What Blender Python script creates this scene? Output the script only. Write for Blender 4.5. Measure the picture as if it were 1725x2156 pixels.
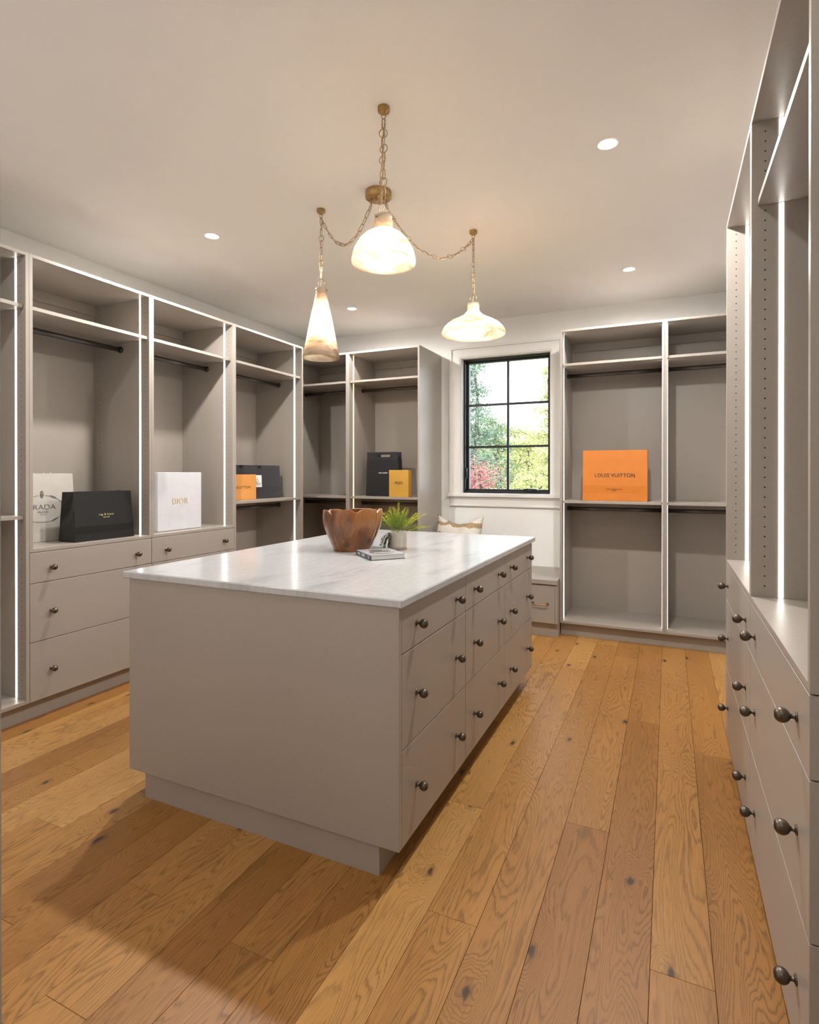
import bpy, bmesh, math, random
from mathutils import Vector, Matrix, Euler, noise as mnoise

scene = bpy.context.scene
for o in list(bpy.data.objects):
    bpy.data.objects.remove(o, do_unlink=True)
random.seed(7)
PI = math.pi
R = math.radians

# ------------------------------------------------------------------ camera
CAM_H = 1.3174
FPX, CX, CY, FW = 1183.39, 862.5, 999.70, 1725.0
cam_d = bpy.data.cameras.new('camera')
cam_d.sensor_fit = 'HORIZONTAL'
cam_d.sensor_width = 36.0
cam_d.lens = 36.0 * FPX / FW
cam_d.shift_y = -(2156 / 2 - CY) / FW
cam_d.clip_start = 0.02
cam_d.clip_end = 300
cam = bpy.data.objects.new('camera', cam_d)
scene.collection.objects.link(cam)
cam.location = (0, 0, CAM_H)
cam.rotation_euler = Euler((R(90 - 0.158), 0, R(24.785)), 'XYZ')
scene.camera = cam

# ------------------------------------------------------------------ world, sun, exposure
world = bpy.data.worlds.new('world')
scene.world = world
world.use_nodes = True
wn = world.node_tree
wbg = wn.nodes['Background']
wbg.inputs['Color'].default_value = (0.86, 0.93, 1.0, 1)
wbg.inputs['Strength'].default_value = 3.0

sun_d = bpy.data.lights.new('sun', 'SUN')
sun_d.energy = 6.5
sun_d.angle = R(1.0)
sun_d.color = (1.0, 0.95, 0.86)
sun = bpy.data.objects.new('sun', sun_d)
scene.collection.objects.link(sun)
sun.rotation_euler = Vector((-0.35, 0.72, -0.62)).to_track_quat('-Z', 'Y').to_euler()
sun.location = (3, -8, 9)

vs = scene.view_settings
vs.view_transform = 'Standard'
vs.look = 'None'
vs.gamma = 1.0
vs.use_curve_mapping = False
vs.exposure = 0.84
scene.display_settings.display_device = 'sRGB'
cy = scene.cycles
cy.max_bounces = 8
cy.diffuse_bounces = 4
cy.glossy_bounces = 3
cy.transmission_bounces = 6
cy.transparent_max_bounces = 12
cy.sample_clamp_indirect = 40.0
cy.caustics_reflective = False
cy.caustics_refractive = False
cy.use_denoising = True

DOWN_W = 63.0        # each recessed downlight
DOWN_COL = (1.0, 0.955, 0.905)
LED_COL = (1.0, 0.945, 0.88)
LED_E = 4.3
BULB_COL = (1.0, 0.93, 0.82)
BULB_E = 160.0

# ------------------------------------------------------------------ measured room
XL, YB, XR = -3.061, 4.65, 0.244        # fronts of the left, back and right cabinets
XW, YW, XE = -3.627, 5.199, 0.80        # left, back and right walls
ZC = 2.784
YF = 0.30                               # inner face of the front wall
T = 0.0185                              # cabinet board
ZB, ZT = 0.104, 2.477
DECK = 0.915

# ------------------------------------------------------------------ material helpers
def new_mat(name):
    m = bpy.data.materials.new(name)
    m.use_nodes = True
    nt = m.node_tree
    return m, nt, nt.nodes['Principled BSDF']

def N(nt, typ, **kw):
    n = nt.nodes.new(typ)
    for k, v in kw.items():
        if k.startswith('i_'):
            key = k[2:]
            key = int(key) if key.isdigit() else key.replace('_', ' ')
            n.inputs[key].default_value = v
        else:
            setattr(n, k, v)
    return n

def L(nt, a, ao, b, bi):
    nt.links.new(a.outputs[ao], b.inputs[bi])

def ramp(nt, stops, interp='LINEAR'):
    r = nt.nodes.new('ShaderNodeValToRGB')
    r.color_ramp.interpolation = interp
    el = r.color_ramp.elements
    while len(el) < len(stops):
        el.new(0.5)
    for e, (p, c) in zip(el, stops):
        e.position = p
        e.color = (c[0], c[1], c[2], 1) if not isinstance(c, (int, float)) else (c, c, c, 1)
    return r

def mixc(nt, typ='MIX', fac=0.5):
    m = nt.nodes.new('ShaderNodeMix')
    m.data_type = 'RGBA'
    m.blend_type = typ
    m.inputs[0].default_value = fac
    return m     # inputs 6, 7 ; output 2

def simple(name, col, rough=0.5, metal=0.0, var=0.06, scale=9.0, bump=0.0, bscale=200.0, spec=0.5, coat=0.0):
    m, nt, b = new_mat(name)
    b.inputs['Roughness'].default_value = rough
    b.inputs['Metallic'].default_value = metal
    b.inputs['Specular IOR Level'].default_value = spec
    b.inputs['Coat Weight'].default_value = coat
    tc = N(nt, 'ShaderNodeTexCoord')
    no = N(nt, 'ShaderNodeTexNoise', i_Scale=scale, i_Detail=4.0)
    L(nt, tc, 'Object', no, 'Vector')
    lo = tuple(c * (1 - var) for c in col)
    hi = tuple(min(1, c * (1 + var)) for c in col)
    r = ramp(nt, [(0.3, lo), (0.7, hi)])
    L(nt, no, 'Fac', r, 'Fac')
    L(nt, r, 'Color', b, 'Base Color')
    if bump:
        n2 = N(nt, 'ShaderNodeTexNoise', i_Scale=bscale, i_Detail=3.0)
        L(nt, tc, 'Object', n2, 'Vector')
        bp = N(nt, 'ShaderNodeBump', i_Strength=bump, i_Distance=0.002)
        L(nt, n2, 'Fac', bp, 'Height')
        L(nt, bp, 'Normal', b, 'Normal')
    return m

def emis(name, col, strength):
    m, nt, b = new_mat(name)
    b.inputs['Base Color'].default_value = (0.9, 0.9, 0.88, 1)
    b.inputs['Emission Color'].default_value = (*col, 1)
    b.inputs['Emission Strength'].default_value = strength
    return m

# ---- cabinet board: fine linen weave
def taupe_mat(name, col, rough):
    m, nt, b = new_mat(name)
    b.inputs['Roughness'].default_value = rough
    tc = N(nt, 'ShaderNodeTexCoord')
    mp1 = N(nt, 'ShaderNodeMapping'); mp1.inputs['Scale'].default_value = (900, 900, 60)
    mp2 = N(nt, 'ShaderNodeMapping'); mp2.inputs['Scale'].default_value = (60, 60, 900)
    n1 = N(nt, 'ShaderNodeTexNoise', i_Scale=1.0, i_Detail=2.0)
    n2 = N(nt, 'ShaderNodeTexNoise', i_Scale=1.0, i_Detail=2.0)
    L(nt, tc, 'Object', mp1, 'Vector'); L(nt, tc, 'Object', mp2, 'Vector')
    L(nt, mp1, 'Vector', n1, 'Vector'); L(nt, mp2, 'Vector', n2, 'Vector')
    ad = N(nt, 'ShaderNodeMath', operation='ADD')
    L(nt, n1, 'Fac', ad, 0); L(nt, n2, 'Fac', ad, 1)
    hf = N(nt, 'ShaderNodeMath', operation='MULTIPLY', i_1=0.5)
    L(nt, ad, 'Value', hf, 0)
    r = ramp(nt, [(0.3, tuple(c * 0.93 for c in col)), (0.7, tuple(c * 1.07 for c in col))])
    L(nt, hf, 'Value', r, 'Fac')
    L(nt, r, 'Color', b, 'Base Color')
    return m

M = {}
M['taupe'] = taupe_mat('taupe board', (0.355, 0.318, 0.281), 0.36)
M['wall'] = simple('wall paint', (0.91, 0.915, 0.91), 0.6, var=0.01)
M['ceiling'] = simple('ceiling paint', (0.88, 0.862, 0.835), 0.7, var=0.012, scale=2.0)
M['trimw'] = simple('white trim paint', (0.80, 0.79, 0.77), 0.35, var=0.01)
M['jamb'] = simple('door jamb paint', (0.42, 0.40, 0.38), 0.4, var=0.02)
M['black'] = simple('black window metal', (0.012, 0.014, 0.018), 0.35, var=0.1)
M['bronze'] = simple('aged bronze', (0.13, 0.105, 0.085), 0.34, metal=0.9, var=0.15, scale=60)
M['rod'] = simple('bronze rod', (0.10, 0.09, 0.085), 0.38, metal=0.75, var=0.08)
M['brass'] = simple('antique brass', (0.46, 0.30, 0.13), 0.32, metal=1.0, var=0.12, scale=40)
M['hole'] = simple('shelf pin hole dark', (0.012, 0.010, 0.008), 0.9, var=0.05)
M['led'] = emis('led strip white', LED_COL, LED_E)
M['led_warm'] = emis('led strip amber', (1.0, 0.58, 0.20), LED_E * 0.6)
M['lens'] = emis('downlight lens', (1.0, 0.93, 0.82), 14.0)
M['bulb'] = emis('warm bulb', BULB_COL, BULB_E)
M['bulb_dim'] = emis('dimmer warm bulb', BULB_COL, BULB_E * 0.40)
M['cord'] = simple('clear lamp cord', (0.62, 0.58, 0.52), 0.25, var=0.05)
M['gap'] = simple('subfloor', (0.05, 0.028, 0.012), 0.9, var=0.1)

# ---- oak
def oak_mat():
    m, nt, b = new_mat('oiled oak plank')
    tc = N(nt, 'ShaderNodeTexCoord')
    oi = N(nt, 'ShaderNodeObjectInfo')
    rm = N(nt, 'ShaderNodeMath', operation='MULTIPLY', i_1=57.0)
    L(nt, oi, 'Random', rm, 0)
    cb = N(nt, 'ShaderNodeCombineXYZ')
    L(nt, rm, 'Value', cb, 'X'); L(nt, rm, 'Value', cb, 'Y'); L(nt, rm, 'Value', cb, 'Z')
    va = N(nt, 'ShaderNodeVectorMath', operation='ADD')
    L(nt, tc, 'Object', va, 0); L(nt, cb, 'Vector', va, 1)
    # knots
    mk = N(nt, 'ShaderNodeMapping'); mk.inputs['Scale'].default_value = (5.2, 2.3, 1)
    L(nt, va, 'Vector', mk, 'Vector')
    vo = N(nt, 'ShaderNodeTexVoronoi', i_Scale=1.0, i_Randomness=1.0)
    vo.voronoi_dimensions = '2D'
    kn = N(nt, 'ShaderNodeTexNoise', i_Scale=5.0, i_Detail=2.0)
    L(nt, mk, 'Vector', kn, 'Vector')
    kw = N(nt, 'ShaderNodeVectorMath', operation='MULTIPLY_ADD')
    kw.inputs[1].default_value = (0.12, 0.12, 0.0)
    L(nt, kn, 'Color', kw, 0); L(nt, mk, 'Vector', kw, 2)
    L(nt, kw, 'Vector', vo, 'Vector')
    sep = N(nt, 'ShaderNodeSeparateColor')
    L(nt, vo, 'Color', sep, 'Color')
    has = N(nt, 'ShaderNodeMath', operation='GREATER_THAN', i_1=0.70)
    L(nt, sep, 'Red', has, 0)
    krange = N(nt, 'ShaderNodeMapRange'); krange.interpolation_type = 'SMOOTHERSTEP'
    krange.inputs['From Min'].default_value = 0.42
    krange.inputs['From Max'].default_value = 0.0
    L(nt, vo, 'Distance', krange, 'Value')
    kpull = N(nt, 'ShaderNodeMath', operation='MULTIPLY')
    L(nt, krange, 'Result', kpull, 0); L(nt, has, 'Value', kpull, 1)
    # contour field
    mg = N(nt, 'ShaderNodeMapping'); mg.inputs['Scale'].default_value = (7.0, 0.85, 1)
    L(nt, va, 'Vector', mg, 'Vector')
    ng = N(nt, 'ShaderNodeTexNoise', i_Scale=1.0, i_Detail=2.6, i_Roughness=0.40, i_Distortion=0.5)
    L(nt, mg, 'Vector', ng, 'Vector')
    kp2 = N(nt, 'ShaderNodeMath', operation='MULTIPLY', i_1=0.20)
    L(nt, kpull, 'Value', kp2, 0)
    f1 = N(nt, 'ShaderNodeMath', operation='ADD')
    L(nt, ng, 'Fac', f1, 0); L(nt, kp2, 'Value', f1, 1)
    f2 = N(nt, 'ShaderNodeMath', operation='MULTIPLY', i_1=40.0)
    L(nt, f1, 'Value', f2, 0)
    # jagged edges
    mj = N(nt, 'ShaderNodeMapping'); mj.inputs['Scale'].default_value = (120, 14, 1)
    L(nt, va, 'Vector', mj, 'Vector')
    nj = N(nt, 'ShaderNodeTexNoise', i_Scale=1.0, i_Detail=3.0)
    L(nt, mj, 'Vector', nj, 'Vector')
    f3 = N(nt, 'ShaderNodeMath', operation='MULTIPLY_ADD', i_1=0.9)
    L(nt, nj, 'Fac', f3, 0); L(nt, f2, 'Value', f3, 2)
    fr = N(nt, 'ShaderNodeMath', operation='FRACT')
    L(nt, f3, 'Value', fr, 0)
    grain = ramp(nt, [(0.0, 0.50), (0.12, 0.70), (0.36, 1.0), (0.82, 1.0), (0.94, 0.76), (1.0, 0.50)])
    L(nt, fr, 'Value', grain, 'Fac')
    # where the grain shows strongly
    mv = N(nt, 'ShaderNodeMapping'); mv.inputs['Scale'].default_value = (6, 0.9, 1)
    L(nt, va, 'Vector', mv, 'Vector')
    nv = N(nt, 'ShaderNodeTexNoise', i_Scale=1.0, i_Detail=2.0)
    L(nt, mv, 'Vector', nv, 'Vector')
    gs = N(nt, 'ShaderNodeMapRange')
    gs.inputs['From Min'].default_value = 0.3; gs.inputs['From Max'].default_value = 0.65
    gs.inputs['To Min'].default_value = 0.5; gs.inputs['To Max'].default_value = 1.0
    L(nt, nv, 'Fac', gs, 'Value')
    # base tone per plank and along it
    tone = ramp(nt, [(0.0, (0.33, 0.145, 0.034)), (0.35, (0.41, 0.193, 0.049)), (0.7, (0.46, 0.228, 0.064)), (1.0, (0.55, 0.30, 0.096))])
    mt = N(nt, 'ShaderNodeMapping'); mt.inputs['Scale'].default_value = (4, 0.7, 1)
    L(nt, va, 'Vector', mt, 'Vector')
    n_t = N(nt, 'ShaderNodeTexNoise', i_Scale=1.0, i_Detail=3.0)
    L(nt, mt, 'Vector', n_t, 'Vector')
    tm = N(nt, 'ShaderNodeMath', operation='MULTIPLY_ADD', i_1=0.75, i_2=-0.375)
    L(nt, n_t, 'Fac', tm, 0)
    ta = N(nt, 'ShaderNodeMath', operation='ADD')
    L(nt, oi, 'Random', ta, 0); L(nt, tm, 'Value', ta, 1)
    L(nt, ta, 'Value', tone, 'Fac')
    mul = mixc(nt, 'MULTIPLY', 1.0)
    L(nt, gs, 'Result', mul, 0)
    L(nt, tone, 'Color', mul, 6); L(nt, grain, 'Color', mul, 7)
    # pores
    mpz = N(nt, 'ShaderNodeMapping'); mpz.inputs['Scale'].default_value = (420, 18, 1)
    L(nt, va, 'Vector', mpz, 'Vector')
    npz = N(nt, 'ShaderNodeTexNoise', i_Scale=1.0, i_Detail=2.0)
    L(nt, mpz, 'Vector', npz, 'Vector')
    pores = ramp(nt, [(0.36, 0.80), (0.5, 1.0)])
    L(nt, npz, 'Fac', pores, 'Fac')
    mul2 = mixc(nt, 'MULTIPLY', 0.7)
    L(nt, mul, 2, mul2, 6); L(nt, pores, 'Color', mul2, 7)
    # knot core
    nk = N(nt, 'ShaderNodeTexNoise', i_Scale=9.0, i_Detail=3.0)
    L(nt, mk, 'Vector', nk, 'Vector')
    kd = N(nt, 'ShaderNodeMath', operation='MULTIPLY_ADD', i_1=0.045)
    L(nt, nk, 'Fac', kd, 0); L(nt, vo, 'Distance', kd, 2)
    kcore = ramp(nt, [(0.045, 1.0), (0.062, 0.8), (0.080, 0.28), (0.14, 0.0)])
    L(nt, kd, 'Value', kcore, 'Fac')
    kfac = N(nt, 'ShaderNodeMath', operation='MULTIPLY')
    L(nt, kcore, 'Color', kfac, 0); L(nt, has, 'Value', kfac, 1)
    mx = mixc(nt, 'MIX', 0.0)
    L(nt, kfac, 'Value', mx, 0)
    L(nt, mul2, 2, mx, 6)
    mx.inputs[7].default_value = (0.062, 0.032, 0.018, 1)
    L(nt, mx, 2, b, 'Base Color')
    b.inputs['Roughness'].default_value = 0.42
    b.inputs['Specular IOR Level'].default_value = 0.45
    bp = N(nt, 'ShaderNodeBump', i_Strength=0.10, i_Distance=0.001)
    L(nt, grain, 'Color', bp, 'Height')
    L(nt, bp, 'Normal', b, 'Normal')
    return m
M['oak'] = oak_mat()

# ---- marble
def marble_mat():
    m, nt, b = new_mat('white veined marble')
    tc = N(nt, 'ShaderNodeTexCoord')
    mp = N(nt, 'ShaderNodeMapping')
    mp.inputs['Scale'].default_value = (3.4, 0.9, 0.35)
    mp.inputs['Rotation'].default_value = (0, 0, R(-62))
    L(nt, tc, 'Object', mp, 'Vector')
    n1 = N(nt, 'ShaderNodeTexNoise', i_Scale=1.6, i_Detail=7.0, i_Roughness=0.62, i_Distortion=0.7)
    L(nt, mp, 'Vector', n1, 'Vector')
    r1 = ramp(nt, [(0.30, (0.38, 0.39, 0.40)), (0.42, (0.49, 0.50, 0.52)), (0.5, (0.525, 0.535, 0.555)), (0.62, (0.51, 0.52, 0.535)), (0.72, (0.45, 0.455, 0.46))])
    L(nt, n1, 'Fac', r1, 'Fac')
    mp2 = N(nt, 'ShaderNodeMapping'); mp2.inputs['Scale'].default_value = (14, 14, 1.2)
    L(nt, tc, 'Object', mp2, 'Vector')
    n2 = N(nt, 'ShaderNodeTexNoise', i_Scale=3.0, i_Detail=5.0)
    L(nt, mp2, 'Vector', n2, 'Vector')
    r2 = ramp(nt, [(0.35, 0.90), (0.6, 1.0)])
    L(nt, n2, 'Fac', r2, 'Fac')
    mx = mixc(nt, 'MULTIPLY', 0.6)
    L(nt, r1, 'Color', mx, 6); L(nt, r2, 'Color', mx, 7)
    L(nt, mx, 2, b, 'Base Color')
    b.inputs['Roughness'].default_value = 0.17
    return m
M['marble'] = marble_mat()

# ---- glowing alabaster
def alabaster_mat():
    m, nt, b = new_mat('veined alabaster glass')
    out = nt.nodes['Material Output']
    tc = N(nt, 'ShaderNodeTexCoord')
    mp = N(nt, 'ShaderNodeMapping')
    mp.inputs['Rotation'].default_value = (R(18), R(38), R(10))
    mp.inputs['Scale'].default_value = (7, 7, 26)
    L(nt, tc, 'Object', mp, 'Vector')
    n1 = N(nt, 'ShaderNodeTexNoise', i_Scale=0.75, i_Detail=7.0, i_Roughness=0.66, i_Distortion=0.9)
    L(nt, mp, 'Vector', n1, 'Vector')
    r1 = ramp(nt, [(0.34, (0.48, 0.34, 0.24)), (0.45, (0.72, 0.60, 0.47)), (0.55, (0.85, 0.78, 0.67)), (0.75, (0.88, 0.82, 0.72))])
    L(nt, n1, 'Fac', r1, 'Fac')
    tr = N(nt, 'ShaderNodeBsdfTranslucent')
    df = N(nt, 'ShaderNodeBsdfDiffuse')
    gl = N(nt, 'ShaderNodeBsdfGlossy', i_Roughness=0.2)
    L(nt, r1, 'Color', tr, 'Color'); L(nt, r1, 'Color', df, 'Color')
    m1 = N(nt, 'ShaderNodeMixShader', i_Fac=0.22)
    L(nt, tr, 'BSDF', m1, 1); L(nt, df, 'BSDF', m1, 2)
    m2 = N(nt, 'ShaderNodeMixShader', i_Fac=0.05)
    L(nt, m1, 'Shader', m2, 1); L(nt, gl, 'BSDF', m2, 2)
    L(nt, m2, 'Shader', out, 'Surface')
    return m
M['alabaster'] = alabaster_mat()

# ---- clear window glass
def pane_mat():
    m, nt, b = new_mat('clear window pane')
    out = nt.nodes['Material Output']
    tr = N(nt, 'ShaderNodeBsdfTransparent')
    tr.inputs['Color'].default_value = (0.97, 0.985, 0.985, 1)
    gl = N(nt, 'ShaderNodeBsdfGlossy', i_Roughness=0.02)
    fr = N(nt, 'ShaderNodeFresnel', i_IOR=1.3)
    mx = N(nt, 'ShaderNodeMixShader')
    L(nt, fr, 'Fac', mx, 'Fac')
    L(nt, tr, 'BSDF', mx, 1); L(nt, gl, 'BSDF', mx, 2)
    L(nt, mx, 'Shader', out, 'Surface')
    return m
M['pane'] = pane_mat()

# ---- carved teak
def teak_mat():
    m, nt, b = new_mat('polished teak root')
    tc = N(nt, 'ShaderNodeTexCoord')
    mp = N(nt, 'ShaderNodeMapping'); mp.inputs['Scale'].default_value = (1, 1, 0.28)
    L(nt, tc, 'Object', mp, 'Vector')
    n1 = N(nt, 'ShaderNodeTexNoise', i_Scale=11.0, i_Detail=6.0, i_Roughness=0.6, i_Distortion=0.9)
    L(nt, mp, 'Vector', n1, 'Vector')
    r1 = ramp(nt, [(0.28, (0.04, 0.012, 0.005)), (0.42, (0.135, 0.043, 0.013)), (0.55, (0.225, 0.082, 0.022)), (0.72, (0.34, 0.145, 0.042))])
    L(nt, n1, 'Fac', r1, 'Fac')
    vo = N(nt, 'ShaderNodeTexVoronoi', i_Scale=9.0)
    L(nt, tc, 'Object', vo, 'Vector')
    kr = ramp(nt, [(0.10, 0.35), (0.20, 1.0)])
    L(nt, vo, 'Distance', kr, 'Fac')
    mx = mixc(nt, 'MULTIPLY', 0.8)
    L(nt, r1, 'Color', mx, 6); L(nt, kr, 'Color', mx, 7)
    L(nt, mx, 2, b, 'Base Color')
    b.inputs['Roughness'].default_value = 0.28
    b.inputs['Coat Weight'].default_value = 0.25
    b.inputs['Coat Roughness'].default_value = 0.15
    return m
M['teak'] = teak_mat()

def leaf_mat(name, col, col2, trans=0.35):
    m, nt, b = new_mat(name)
    out = nt.nodes['Material Output']
    tc = N(nt, 'ShaderNodeTexCoord')
    n1 = N(nt, 'ShaderNodeTexNoise', i_Scale=3.0, i_Detail=4.0)
    L(nt, tc, 'Object', n1, 'Vector')
    r1 = ramp(nt, [(0.35, col), (0.65, col2)])
    L(nt, n1, 'Fac', r1, 'Fac')
    df = N(nt, 'ShaderNodeBsdfDiffuse'); tr = N(nt, 'ShaderNodeBsdfTranslucent')
    L(nt, r1, 'Color', df, 'Color'); L(nt, r1, 'Color', tr, 'Color')
    mx = N(nt, 'ShaderNodeMixShader', i_Fac=trans)
    L(nt, df, 'BSDF', mx, 1); L(nt, tr, 'BSDF', mx, 2)
    L(nt, mx, 'Shader', out, 'Surface')
    return m
M['fern_young'] = leaf_mat('young fern leaf', (0.34, 0.40, 0.03), (0.60, 0.60, 0.07))
M['fern_old'] = leaf_mat('mature fern leaf', (0.10, 0.17, 0.03), (0.24, 0.33, 0.06))
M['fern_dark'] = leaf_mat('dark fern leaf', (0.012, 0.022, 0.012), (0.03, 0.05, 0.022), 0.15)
M['leaf_blue'] = leaf_mat('blue green foliage', (0.10, 0.155, 0.135), (0.22, 0.28, 0.20))
M['leaf_green'] = leaf_mat('green foliage', (0.10, 0.145, 0.09), (0.27, 0.31, 0.17))
M['leaf_yellow'] = leaf_mat('yellow green foliage', (0.26, 0.29, 0.11), (0.50, 0.48, 0.24))
M['leaf_red'] = leaf_mat('red maple foliage', (0.24, 0.085, 0.085), (0.42, 0.22, 0.20))
M['bark'] = simple('tree bark', (0.07, 0.055, 0.045), 0.9, var=0.2)
M['lawn'] = simple('lawn', (0.16, 0.20, 0.06), 0.95, var=0.3, scale=2.0)

# ------------------------------------------------------------------ mesh helpers
col = scene.collection

def link(name, me, mat=None, parent=None):
    o = bpy.data.objects.new(name, me)
    col.objects.link(o)
    if me is not None and mat is not None and len(me.materials) == 0:
        me.materials.append(mat)
    if parent is not None:
        o.parent = parent
    return o

def mesh_of(name, verts, faces, mat=None, smooth=False):
    me = bpy.data.meshes.new(name)
    me.from_pydata([tuple(v) for v in verts], [], faces)
    me.update()
    if smooth:
        for p in me.polygons:
            p.use_smooth = True
    if mat is not None:
        me.materials.append(mat)
    return me

class MB:
    """collects shapes that belong to one part"""
    def __init__(self):
        self.v, self.f = [], []
    def add(self, v, f):
        b = len(self.v)
        self.v += [tuple(p) for p in v]
        self.f += [tuple(i + b for i in q) for q in f]
        return self
    def box(self, x0, y0, z0, x1, y1, z1, c=0.0):
        if x1 < x0: x0, x1 = x1, x0
        if y1 < y0: y0, y1 = y1, y0
        if z1 < z0: z0, z1 = z1, z0
        if c <= 0:
            v = [(x0, y0, z0), (x1, y0, z0), (x1, y1, z0), (x0, y1, z0), (x0, y0, z1), (x1, y0, z1), (x1, y1, z1), (x0, y1, z1)]
            f = [(0, 3, 2, 1), (4, 5, 6, 7), (0, 1, 5, 4), (1, 2, 6, 5), (2, 3, 7, 6), (3, 0, 4, 7)]
            return self.add(v, f)
        v = []
        idx = {}
        X, Y, Z = (x0, x1), (y0, y1), (z0, z1)
        for i in (0, 1):
            for j in (0, 1):
                for k in (0, 1):
                    sx, sy, sz = (1, -1)[i], (1, -1)[j], (1, -1)[k]
                    p = (X[i], Y[j], Z[k])
                    idx[(i, j, k, 0)] = len(v); v.append((p[0], p[1] + sy * c, p[2] + sz * c))
                    idx[(i, j, k, 1)] = len(v); v.append((p[0] + sx * c, p[1], p[2] + sz * c))
                    idx[(i, j, k, 2)] = len(v); v.append((p[0] + sx * c, p[1] + sy * c, p[2]))
        f = []
        g = lambda i, j, k, a: idx[(i, j, k, a)]
        for s in (0, 1):
            q = [g(s, 0, 0, 0), g(s, 1, 0, 0), g(s, 1, 1, 0), g(s, 0, 1, 0)]; f.append(q if s else q[::-1])
            q = [g(0, s, 0, 1), g(0, s, 1, 1), g(1, s, 1, 1), g(1, s, 0, 1)]; f.append(q if s else q[::-1])
            q = [g(0, 0, s, 2), g(1, 0, s, 2), g(1, 1, s, 2), g(0, 1, s, 2)]; f.append(q if s else q[::-1])
        for a in (0, 1):
            for b_ in (0, 1):
                q = [g(a, b_, 0, 0), g(a, b_, 1, 0), g(a, b_, 1, 1), g(a, b_, 0, 1)]; f.append(q if (a ^ b_) else q[::-1])
                q = [g(a, 0, b_, 0), g(a, 0, b_, 2), g(a, 1, b_, 2), g(a, 1, b_, 0)]; f.append(q if (a ^ b_) else q[::-1])
                q = [g(0, a, b_, 1), g(1, a, b_, 1), g(1, a, b_, 2), g(0, a, b_, 2)]; f.append(q if (a ^ b_) else q[::-1])
        for i in (0, 1):
            for j in (0, 1):
                for k in (0, 1):
                    q = [g(i, j, k, 0), g(i, j, k, 1), g(i, j, k, 2)]
                    f.append(q if (i + j + k) % 2 else q[::-1])
        return self.add(v, f)
    def build(self, name, mat, parent=None, smooth=False):
        return link(name, mesh_of(name, self.v, self.f, mat, smooth), None, parent)

def box(name, x0, y0, z0, x1, y1, z1, mat, parent=None, c=0.0):
    return MB().box(x0, y0, z0, x1, y1, z1, c).build(name, mat, parent)

def lathe_data(prof, seg=24, axis='Z', closed=False):
    """prof: list of (r, h)"""
    v, f = [], []
    n = len(prof)
    for r, h in prof:
        for s in range(seg):
            a = 2 * PI * s / seg
            c_, s_ = r * math.cos(a), r * math.sin(a)
            if axis == 'Z': v.append((c_, s_, h))
            elif axis == 'Y': v.append((c_, -h, s_))
            else: v.append((h, c_, s_))
    flip = False
    for i in range(n - 1 if not closed else n):
        for s in range(seg):
            a = i * seg + s; b = i * seg + (s + 1) % seg
            c_ = ((i + 1) % n) * seg + (s + 1) % seg; d = ((i + 1) % n) * seg + s
            f.append((a, b, c_, d))
    return v, f

def tube_data(pts, r, seg=8, closed=False, cap=True):
    pts = [Vector(p) for p in pts]
    n = len(pts)
    v, f = [], []
    prev = None
    for i in range(n):
        if closed:
            t = (pts[(i + 1) % n] - pts[i - 1]).normalized()
        else:
            t = (pts[min(i + 1, n - 1)] - pts[max(i - 1, 0)]).normalized()
        if prev is None:
            up = Vector((0, 0, 1)) if abs(t.z) < 0.9 else Vector((1, 0, 0))
            a = t.cross(up).normalized()
        else:
            a = (prev - t * prev.dot(t))
            if a.length < 1e-6:
                a = t.orthogonal()
            a.normalize()
        prev = a
        b = t.cross(a)
        rr = r[i] if isinstance(r, (list, tuple)) else r
        for s in range(seg):
            an = 2 * PI * s / seg
            v.append(pts[i] + (a * math.cos(an) + b * math.sin(an)) * rr)
    m = n if closed else n - 1
    for i in range(m):
        for s in range(seg):
            j = (i + 1) % n
            f.append((i * seg + s, i * seg + (s + 1) % seg, j * seg + (s + 1) % seg, j * seg + s))
    if cap and not closed:
        f.append(tuple(range(seg - 1, -1, -1)))
        f.append(tuple((n - 1) * seg + s for s in range(seg)))
    return v, f

def fix_normals(o):
    bm = bmesh.new(); bm.from_mesh(o.data)
    bmesh.ops.recalc_face_normals(bm, faces=bm.faces)
    bm.to_mesh(o.data); bm.free()
    return o

def lathe(name, prof, mat, parent=None, seg=24, axis='Z', smooth=True, loc=None, closed=False):
    v, f = lathe_data(prof, seg, axis, closed)
    o = link(name, mesh_of(name, v, f, mat, smooth), None, parent)
    fix_normals(o)
    if loc is not None:
        o.location = loc
    return o

def tube(name, pts, r, mat, parent=None, seg=8, closed=False):
    v, f = tube_data(pts, r, seg, closed)
    return link(name, mesh_of(name, v, f, mat, True), None, parent)

def thing(name, label, cat, loc=(0, 0, 0), rotz=0.0, group=None, kind=None):
    o = bpy.data.objects.new(name, None)
    col.objects.link(o)
    o.empty_display_size = 0.1
    o.location = loc
    o.rotation_euler = (0, 0, rotz)
    return tag(o, label, cat, group, kind)

def tag(o, label, cat=None, group=None, kind=None):
    o['label'] = label
    if cat: o['category'] = cat
    if group: o['group'] = group
    if kind: o['kind'] = kind
    return o

def curve_mesh(cu, name):
    """turn a curve datablock into a mesh"""
    tmp = bpy.data.objects.new('tmp_curve', cu)
    col.objects.link(tmp)
    dg = bpy.context.evaluated_depsgraph_get()
    me = bpy.data.meshes.new_from_object(tmp.evaluated_get(dg))
    bpy.data.objects.remove(tmp, do_unlink=True)
    me.name = name
    return me

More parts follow.
